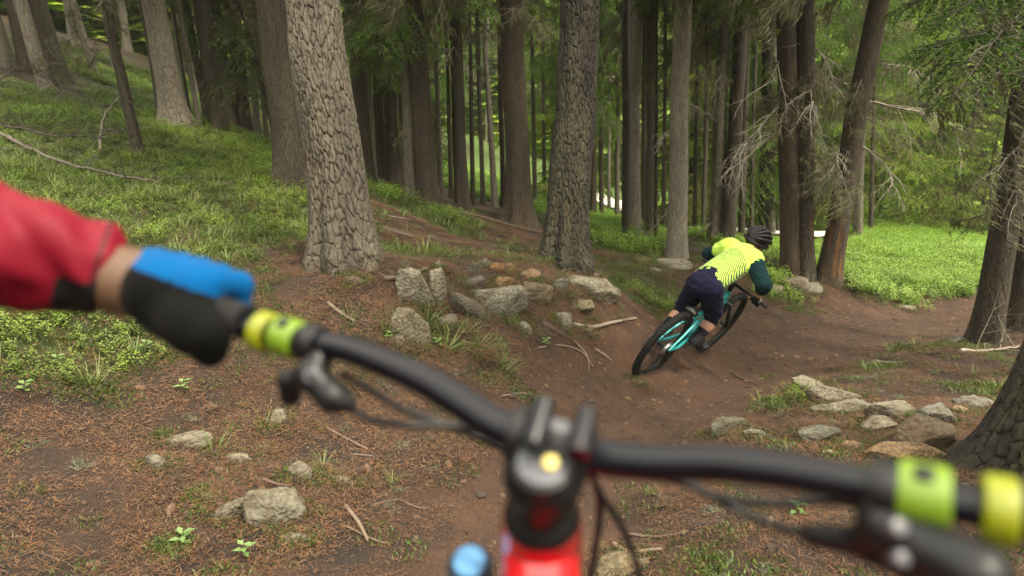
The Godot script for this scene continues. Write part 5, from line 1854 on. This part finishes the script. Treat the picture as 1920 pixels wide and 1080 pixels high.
# ---------------------------------------------------------------- the near bicycle and its rider's arm
func build_near_bike() -> void:
	var root := at(1015, 900, 0.43)
	var o := thing("mountain_bike", "blurred black handlebar and red frame of the near mountain bike", "bicycle", root)
	var A := func(x: float, y: float, d: float) -> Vector3: return at(x, y, d) - root
	var bp := []
	for q in [[240, 518, 0.585], [340, 566, 0.555], [430, 602, 0.535], [500, 625, 0.52], [560, 639, 0.508], [640, 652, 0.493], [720, 680, 0.475], [800, 716, 0.458], [860, 752, 0.446], [930, 797, 0.435], [1000, 822, 0.429], [1060, 840, 0.425], [1130, 858, 0.419], [1230, 867, 0.405], [1340, 868, 0.39], [1450, 880, 0.375], [1560, 898, 0.36], [1660, 917, 0.348], [1740, 935, 0.34], [1830, 950, 0.33], [1920, 963, 0.32], [2060, 983, 0.304], [2200, 1003, 0.29]]:
		bp.append(A.call(q[0], q[1], q[2]))
	var br_ := [0.0095, 0.0095, 0.0095, 0.0095, 0.0096, 0.0098, 0.0102, 0.0107, 0.0112, 0.0116, 0.0117, 0.0117, 0.0116, 0.0113, 0.0108, 0.0102, 0.0098, 0.0096, 0.0095, 0.0095, 0.0095, 0.0095, 0.0095]
	var m := MB.new()
	tube(m, smooth(bp, 6), smooth_f(br_, 6), 28)
	put("handlebar", m.mesh(M.bar), o)
	var dirL: Vector3 = (bp[1] - bp[4]).normalized()
	var dirR: Vector3 = (bp[20] - bp[17]).normalized()
	var g := MB.new()
	tube(g, [A.call(462, 605, 0.528), A.call(340, 560, 0.555), A.call(238, 517, 0.586)], [0.0136, 0.0138, 0.0142], 24)
	put("grip", g.mesh(M.rubber), o)
	g = MB.new()
	tube(g, [A.call(1890, 958, 0.3235), A.call(2060, 983, 0.304), A.call(2210, 1004, 0.289)], [0.0136, 0.0138, 0.0142], 24)
	put("grip", g.mesh(M.rubber), o)
	# lime clamps and yellow grip collars
	for q in [[562, 640, 0.5085, 0.0150, dirL, 0.021, "lime", "lever_clamp"], [509, 627, 0.519, 0.0158, dirL, 0.013, "yellow", "grip_collar"], [1678, 921, 0.346, 0.0165, dirR, 0.0235, "lime", "lever_clamp"], [1838, 951, 0.329, 0.0168, dirR, 0.0145, "yellow", "grip_collar"]]:
		var c := MB.new()
		var w: float = q[5]
		var r: float = q[3]
		lathe(c, A.call(q[0], q[1], q[2]), q[4], [[0, 0.0112], [0, r - 0.002], [0.002, r], [w - 0.002, r], [w, r - 0.002], [w, 0.0112]], 28)
		var cm := put(q[7], c.mesh(M[q[6]]), o)
		if q[7] == "lever_clamp":
			# the split of the clamp and its bolt
			var sp := MB.new()
			var mid: Vector3 = A.call(q[0], q[1], q[2]) + q[4] * w * 0.5
			var upw := (cam_b * Vector3(0, 0.75, 0.66)).normalized()
			upw = (upw - (q[4] as Vector3) * upw.dot(q[4])).normalized()
			box(sp, mid + upw * (r + 0.0005), Basis(q[4], upw, (q[4] as Vector3).cross(upw)), Vector3(w * 0.35, 0.004, 0.008), 0.001)
			put("clamp_gap", sp.mesh(M.black), cm)
	# stem
	var s := MB.new()
	var barc: Vector3 = A.call(1035, 832, 0.427)
	var bdir: Vector3 = (bp[12] - bp[10]).normalized()
	var steer := (A.call(1015, 1010, 0.475) - A.call(1017, 878, 0.412) as Vector3).normalized()
	var top: Vector3 = A.call(1017, 878, 0.412)
	for e in [-0.021, 0.021]:
		lathe(s, barc + bdir * (e - 0.006), bdir, [[0, 0.012], [0, 0.0175], [0.001, 0.0185], [0.009, 0.0185], [0.010, 0.0175], [0.010, 0.012]], 28)
	lathe(s, barc - bdir * 0.016, bdir, [[0, 0.012], [0, 0.0165], [0.032, 0.0165], [0.032, 0.012]], 28)
	var mb := barc.lerp(top + steer * 0.012, 0.5)
	flesh(s, [[barc - bdir * 0.012, top + steer * 0.014 - bdir * 0.006, 0.017, 0.019], [barc + bdir * 0.012, top + steer * 0.014 + bdir * 0.006, 0.017, 0.019]], 0.003, 0.008, func(_p, _n): return Color.WHITE)
	lathe(s, top - steer * 0.004, steer, [[0, 0.001], [0, 0.017], [0.002, 0.0185], [0.04, 0.0195], [0.042, 0.0165], [0.05, 0.0165]], 32)
	put("stem", s.mesh(M.black), o)
	var face := MB.new()
	var fup := (-steer)
	box(face, barc + (cam_b * Vector3(0.0, 0.83, 0.55)).normalized() * 0.0158, Basis(bdir, fup, bdir.cross(fup)).orthonormalized(), Vector3(0.026, 0.005, 0.010), 0.0015)  # grey block standing in for light reflected off the stem clamp
	put("faceplate_glint", face.mesh(M.grey_cap_glint), o)
	var capm := MB.new()
	lathe(capm, top - steer * 0.0075, steer, [[0, 0.0005], [0, 0.0145], [0.0015, 0.016], [0.004, 0.016]], 28)
	put("top_cap", capm.mesh(M.grey_cap_glint), o)
	var bolt := MB.new()
	lathe(bolt, A.call(1033, 866, 0.4035) - steer * 0.001, steer, [[0, 0.0005], [0, 0.004], [0.001, 0.005], [0.004, 0.005]], 20)
	put("bolt", bolt.mesh(mat("brass", Color(0.62, 0.52, 0.16), 0.35)), o)
	for q in [[1000, 835, 0.398, 1020, 752, 0.415], [1084, 852, 0.394, 1100, 772, 0.412]]:
		var r := MB.new()
		tube(r, [A.call(q[0], q[1], q[2]), A.call((q[0] + q[3]) * 0.5, (q[1] + q[4]) * 0.5, (q[2] + q[5]) * 0.5), A.call(q[3], q[4], q[5])], [0.0075, 0.0073, 0.0065], 14)
		put("clip_post", r.mesh(M.bar), o)
	# headset spacers, head tube and top tube
	var sp2 := MB.new()
	lathe(sp2, top + steer * 0.036, steer, [[0, 0.0165], [0.001, 0.0185], [0.006, 0.0185], [0.0065, 0.0178], [0.0075, 0.0185], [0.011, 0.021], [0.014, 0.024], [0.022, 0.0262], [0.023, 0.024]], 32)
	put("headset", sp2.mesh(M.black), o)
	var fr := MB.new()
	var h0: Vector3 = top + steer * 0.057
	tube(fr, [h0, h0 + steer * 0.03, h0 + steer * 0.11], [0.026, 0.0285, 0.030], 32)
	var back := (cam_b * Vector3(-0.02, -0.72, 0.42)).normalized()
	tube(fr, [h0 + steer * 0.032, h0 + steer * 0.04 + back * 0.06, h0 + steer * 0.04 + back * 0.5], [0.0265, 0.027, 0.024], 28)
	put("frame", fr.mesh(M.red_paint), o)
	# the suspension dial beside the head tube
	var dl := MB.new()
	lathe(dl, A.call(880, 1050, 0.50), steer, [[0, 0.0005], [0.0005, 0.011], [0.003, 0.0135], [0.012, 0.0135]], 24)
	put("fork_dial", dl.mesh(M.blue_dial), o)
	var fc := MB.new()
	tube(fc, [A.call(880, 1050, 0.50) + steer * 0.011, A.call(880, 1050, 0.50) + steer * 0.12], [0.018, 0.018], 20)
	tube(fc, [A.call(1150, 1150, 0.50) + steer * 0.011, A.call(1150, 1150, 0.50) + steer * 0.12], [0.018, 0.018], 20)
	put("fork", fc.mesh(M.black), o)
	# brake levers
	var lv := MB.new()
	lathe(lv, A.call(575, 640, 0.505), -dirL, [[0, 0.0112], [0, 0.0145], [0.012, 0.0145], [0.012, 0.0112]], 24)
	flesh(lv, [[A.call(600, 665, 0.50), A.call(585, 705, 0.492), 0.010, 0.011], [A.call(585, 705, 0.492), A.call(625, 745, 0.488), 0.010, 0.0115], [A.call(625, 745, 0.488), A.call(655, 758, 0.486), 0.0105, 0.006], [A.call(585, 700, 0.492), A.call(540, 712, 0.50), 0.007, 0.006], [A.call(540, 712, 0.50), A.call(545, 742, 0.51), 0.0075, 0.0085]], 0.003, 0.006, func(_p, _n): return Color.WHITE)
	var lo := put("brake_lever", lv.mesh(M.black), o)
	var blt := MB.new()
	lathe(blt, A.call(582, 705, 0.4805), (cam_b * Vector3(-0.1, -0.2, -0.95)).normalized(), [[0, 0.0005], [0, 0.0045], [0.001, 0.0055], [0.006, 0.0055]], 18)
	put("bolt", blt.mesh(M.bolt_metal), lo)
	lv = MB.new()
	lathe(lv, A.call(1632, 912, 0.351), dirR, [[0, 0.0112], [0, 0.0148], [0.014, 0.0148], [0.014, 0.0112]], 24)
	flesh(lv, [[A.call(1645, 935, 0.349), A.call(1655, 985, 0.345), 0.010, 0.011], [A.call(1655, 985, 0.345), A.call(1715, 1020, 0.335), 0.0115, 0.013], [A.call(1715, 1020, 0.335), A.call(1830, 1080, 0.31), 0.014, 0.016], [A.call(1640, 1020, 0.36), A.call(1520, 1003, 0.385), 0.009, 0.0065], [A.call(1640, 1020, 0.36), A.call(1740, 1050, 0.345), 0.011, 0.016]], 0.003, 0.006, func(_p, _n): return Color.WHITE)
	lo = put("brake_lever", lv.mesh(M.black), o)
	for q in [[1689, 987, 0.3255, 0.0048], [1695, 1046, 0.322, 0.0042]]:
		blt = MB.new()
		lathe(blt, A.call(q[0], q[1], q[2]), (cam_b * Vector3(0.0, -0.5, -0.85)).normalized(), [[0, 0.0005], [0, q[3] - 0.001], [0.001, q[3]], [0.008, q[3]]], 18)
		put("bolt", blt.mesh(M.bolt_metal), lo)
	# cables and hoses
	for q in [[[650, 757, 0.487], [690, 785, 0.49], [760, 797, 0.50], [860, 800, 0.51], [960, 830, 0.53]], [[640, 700, 0.505], [690, 728, 0.52], [760, 770, 0.535], [850, 800, 0.545], [960, 850, 0.55]], [[1105, 880, 0.47], [1128, 930, 0.485], [1165, 985, 0.50], [1195, 1060, 0.51], [1215, 1160, 0.51]], [[1112, 890, 0.475], [1125, 950, 0.50], [1118, 1020, 0.51], [1105, 1090, 0.51], [1090, 1170, 0.50]], [[1080, 862, 0.46], [1280, 905, 0.45], [1340, 932, 0.44], [1450, 945, 0.42], [1560, 938, 0.40], [1640, 955, 0.37]], [[1300, 910, 0.45], [1400, 965, 0.44], [1500, 1000, 0.42], [1600, 1030, 0.39]]]:
		var pts := []
		var rad := []
		for p in q:
			pts.append(A.call(p[0], p[1], p[2]))
			rad.append(0.0029)
		var c := MB.new()
		tube(c, smooth(pts, 8), smooth_f(rad, 8), 10)
		put("cable", c.mesh(M.black), o)

func build_near_arm() -> void:
	var root := at(120, 500, 0.56)
	var o := thing("person", "near rider's outstretched left arm in a red sleeve and blue backed glove", "person", root)
	var A := func(x: float, y: float, d: float) -> Vector3: return at(x, y, d) - root
	# wrist and hand
	var bdir: Vector3 = (A.call(240, 518, 0.585) - A.call(430, 595, 0.535) as Vector3).normalized()   # outwards along the bar
	var up := (cam_b * Vector3(0.1, 0.85, 0.25)).normalized()
	up = (up - bdir * up.dot(bdir)).normalized()
	var fwd := up.cross(bdir)
	if fwd.dot(cam_b * Vector3(0, 0, -1)) < 0: fwd = -fwd
	var grip: Vector3 = A.call(328, 554, 0.558)
	var hand := [[A.call(205, 522, 0.562), A.call(262, 535, 0.556), 0.030, 0.030, up, 0.8], [A.call(285, 534, 0.556), grip + up * 0.006 - fwd * 0.012, 0.026, 0.029], [grip - bdir * 0.030 + up * 0.015 - fwd * 0.003, grip + bdir * 0.03 + up * 0.013 - fwd * 0.003, 0.020, 0.019],
		[A.call(328, 578, 0.548), A.call(366, 610, 0.53), 0.025, 0.024], [A.call(285, 545, 0.552), A.call(330, 580, 0.545), 0.024, 0.024]]
	for k in 4:
		var off := -bdir * (0.040 - 0.0225 * k)
		var rr: float = [0.0105, 0.011, 0.0105, 0.009][k]
		var a := grip + off + up * 0.021 + fwd * 0.006
		var b := grip + off + up * 0.014 + fwd * 0.029
		var c := grip + off - up * 0.010 + fwd * 0.028
		var d := grip + off - up * 0.026 + fwd * 0.006
		hand.append([a, b, rr + 0.001, rr])
		hand.append([b, c, rr, rr - 0.0005])
		hand.append([c, d, rr - 0.0005, rr - 0.0015])
	# thumb under the bar
	hand.append([A.call(345, 594, 0.53), A.call(392, 625, 0.52), 0.019, 0.0155])
	hand.append([A.call(392, 625, 0.52), A.call(394, 658, 0.526), 0.0155, 0.013])
	var skin := Color(0.115, 0.060, 0.032)
	var m := MB.new()
	flesh(m, [[A.call(-60, 452, 0.525), A.call(150, 505, 0.56), 0.038, 0.030], [A.call(150, 505, 0.56), A.call(262, 535, 0.556), 0.030, 0.0275]] + hand.slice(1).map(func(b): return [b[0], b[1], b[2] * 0.85, b[3] * 0.85]), 0.004, 0.008, func(_p, _n): return skin)
	put("body", m.mesh(M.skin), o)
	var gm := MB.new()
	var blue := Color(0.003, 0.092, 0.28)
	var blackc := Color(0.004, 0.004, 0.005)
	var pb := A.call(350, 521, 0.54) as Vector3
	var bn := (up * 0.95 + fwd * 0.45).normalized()
	flesh(gm, hand.slice(1), 0.003, 0.007, func(p, n): return blue if (p - pb).dot(bn) + 0.006 > 0.0 else blackc)
	put("glove", gm.mesh(M.cloth), o)
	# the sleeve: loose cloth with folds
	var red := Color(0.24, 0.005, 0.020)
	var e := A.call(-170, 425, 0.505) as Vector3
	var w := A.call(222, 513, 0.566) as Vector3
	var ax := (w - e).normalized()
	var su := (cam_b * Vector3(0, 1, 0))
	su = (su - ax * su.dot(ax)).normalized()
	var ss := ax.cross(su)
	var sm := MB.new()
	var fold := noise(8, 15.0, FastNoiseLite.TYPE_SIMPLEX_SMOOTH, 2)
	var R := 60
	var S := 64
	for r in R + 1:
		var t := float(r) / R
		var c := e.lerp(w, t)
		var rad := lerpf(0.047, 0.035, smoothstep(0.0, 1.0, t))
		if t > 0.93: rad *= 1.0 - 0.25 * (t - 0.93) / 0.07
		for k in S:
			var a := TAU * k / S
			var dd := su * cos(a) + ss * sin(a)
			var f := fold.get_noise_3d(t * 0.16 + cos(a) * 0.02, cos(a) * 0.045 + t * 0.05, sin(a) * 0.045)
			var q := rad * (1.0 + 0.26 * f)
			var col := red
			var low := -cos(a)
			if t > 0.72 and low > 0.25 + (0.96 - t) * 0.6: col = Color(0.012, 0.012, 0.014)
			if t > 0.885 and t < 0.915: col = Color(0.012, 0.012, 0.014)
			if t > 0.84 and t < 0.93 and cos(a) > 0.85 and sin(a) < 0.2 and (t < 0.875 or t > 0.925): col = Color(0.7, 0.7, 0.7)
			sm.add(c + dd * q, col)
	for r in R:
		for k in S:
			var k2 := (k + 1) % S
			sm.quad(r * S + k, (r + 1) * S + k, (r + 1) * S + k2, r * S + k2)
	put("sleeve", sm.mesh(M.shell), o)

# ----------------------------------------------------------------
func _ready() -> void:
	cam_b = Basis(Vector3.RIGHT, -pitch)
	var cam := Camera3D.new()
	cam.name = "camera"
	cam.transform = Transform3D(cam_b, EYE)
	add_child(cam)
	var lens := CameraAttributesPhysical.new()
	lens.frustum_focal_length = 24.0 * F / 1080.0
	lens.frustum_focus_distance = 4.3
	lens.frustum_near = 0.05
	lens.frustum_far = 900.0
	lens.exposure_aperture = 3.4
	cam.attributes = lens
	cam.fov = rad_to_deg(2.0 * atan(540.0 / F))
	cam.near = 0.05
	cam.far = 900.0
	cam.current = true
	var sky := ProceduralSkyMaterial.new()
	sky.sky_top_color = Color(0.94, 0.92, 0.87)
	sky.sky_horizon_color = Color(0.98, 0.96, 0.91)
	sky.ground_horizon_color = Color(0.5, 0.52, 0.45)
	sky.ground_bottom_color = Color(0.2, 0.2, 0.15)
	sky.sky_energy_multiplier = 1.0
	var env := Environment.new()
	env.background_mode = Environment.BG_SKY
	env.sky = Sky.new()
	env.sky.sky_material = sky
	env.tonemap_mode = Environment.TONE_MAPPER_LINEAR
	env.tonemap_exposure = 5.2
	env.fog_enabled = true
	env.fog_density = 0.0007
	env.fog_light_color = Color(0.95, 0.98, 0.90)
	env.sdfgi_enabled = true
	env.ssao_enabled = true
	env.ssil_enabled = true
	var we := WorldEnvironment.new()
	we.name = "environment"
	we.environment = env
	add_child(we)
	var sun := DirectionalLight3D.new()
	sun.name = "sun"
	sun.light_energy = 0.5
	sun.light_angular_distance = 10.0
	sun.light_color = Color(1, 0.95, 0.86)
	sun.shadow_enabled = true
	sun.basis = Basis.looking_at(Vector3(-0.42, -1.0, -0.32).normalized())
	add_child(sun)

	n_big = noise(1, 0.35)
	n_mid = noise(2, 1.1)
	n_fine = noise(3, 5.0, FastNoiseLite.TYPE_SIMPLEX_SMOOTH, 4)
	n_patch = noise(4, 0.42, FastNoiseLite.TYPE_SIMPLEX_SMOOTH, 4)
	fit_ground()
	for q in [[960, 1080, 2.7, 0.50], [1050, 900, 3.78, 0.55], [1180, 775, 5.15, 0.75], [1290, 700, 6.3, 0.9], [1420, 645, 7.3, 1.0], [1600, 615, 8.2, 1.3], [1800, 602, 9.4, 1.3], [2000, 600, 10.4, 1.2]]:
		var w := at(q[0], q[1], q[2])
		trail.append(Vector3(w.x, w.z, q[3]))
	trail.insert(0, Vector3(-0.1, 5.0, 0.6))
	for q in [[150, 200, 3.2, 0.9], [60, 250, 2.0, 0.6], [300, 350, 2.4, 0.9], [430, 270, 2.2, 0.8], [430, 310, 1.6, 0.7], [60, 350, 2.0, 0.7], [90, 590, 0.7, 1.0], [20, 660, 0.45, 0.8], [170, 600, 0.5, 0.6], [330, 430, 1.0, 0.5], [470, 420, 0.8, 0.3], [540, 440, 0.5, 0.35], [400, 480, 0.5, 0.35], [230, 400, 0.8, 0.6], [800, 480, 0.5, 0.5], [900, 480, 0.5, 0.45], [1170, 462, 1.0, 0.35], [1220, 560, 0.45, 0.9], [1180, 540, 0.4, 0.4], [1535, 758, 0.2, 0.9], [1470, 752, 0.2, 0.9], [1170, 640, 0.2, 0.5], [820, 505, 0.5, 0.4], [1480, 570, 0.5, 0.5], [1800, 630, 0.4, 0.6], [640, 340, 2.0, 0.2], [1800, 520, 3.0, 0.9], [1640, 500, 2.5, 0.9], [1720, 540, 1.0, 0.8], [1900, 500, 3.0, 0.9], [1480, 470, 1.6, 0.8]]:
		var g := drop(q[0], q[1])
		greens.append([g.x, g.z, q[2], q[3]])
	make_materials()
	var t0 := Time.get_ticks_msec()
	build_ground()
	build_road()
	print("ground ", Time.get_ticks_msec() - t0); t0 = Time.get_ticks_msec()
	build_forest()
	print("forest ", Time.get_ticks_msec() - t0); t0 = Time.get_ticks_msec()
	build_bike()
	build_rider()
	build_near_bike()
	build_near_arm()
	print("riders ", Time.get_ticks_msec() - t0); t0 = Time.get_ticks_msec()
	build_stones()
	build_sticks()
	print("stones ", Time.get_ticks_msec() - t0); t0 = Time.get_ticks_msec()
	build_cover()
	print("cover ", Time.get_ticks_msec() - t0)
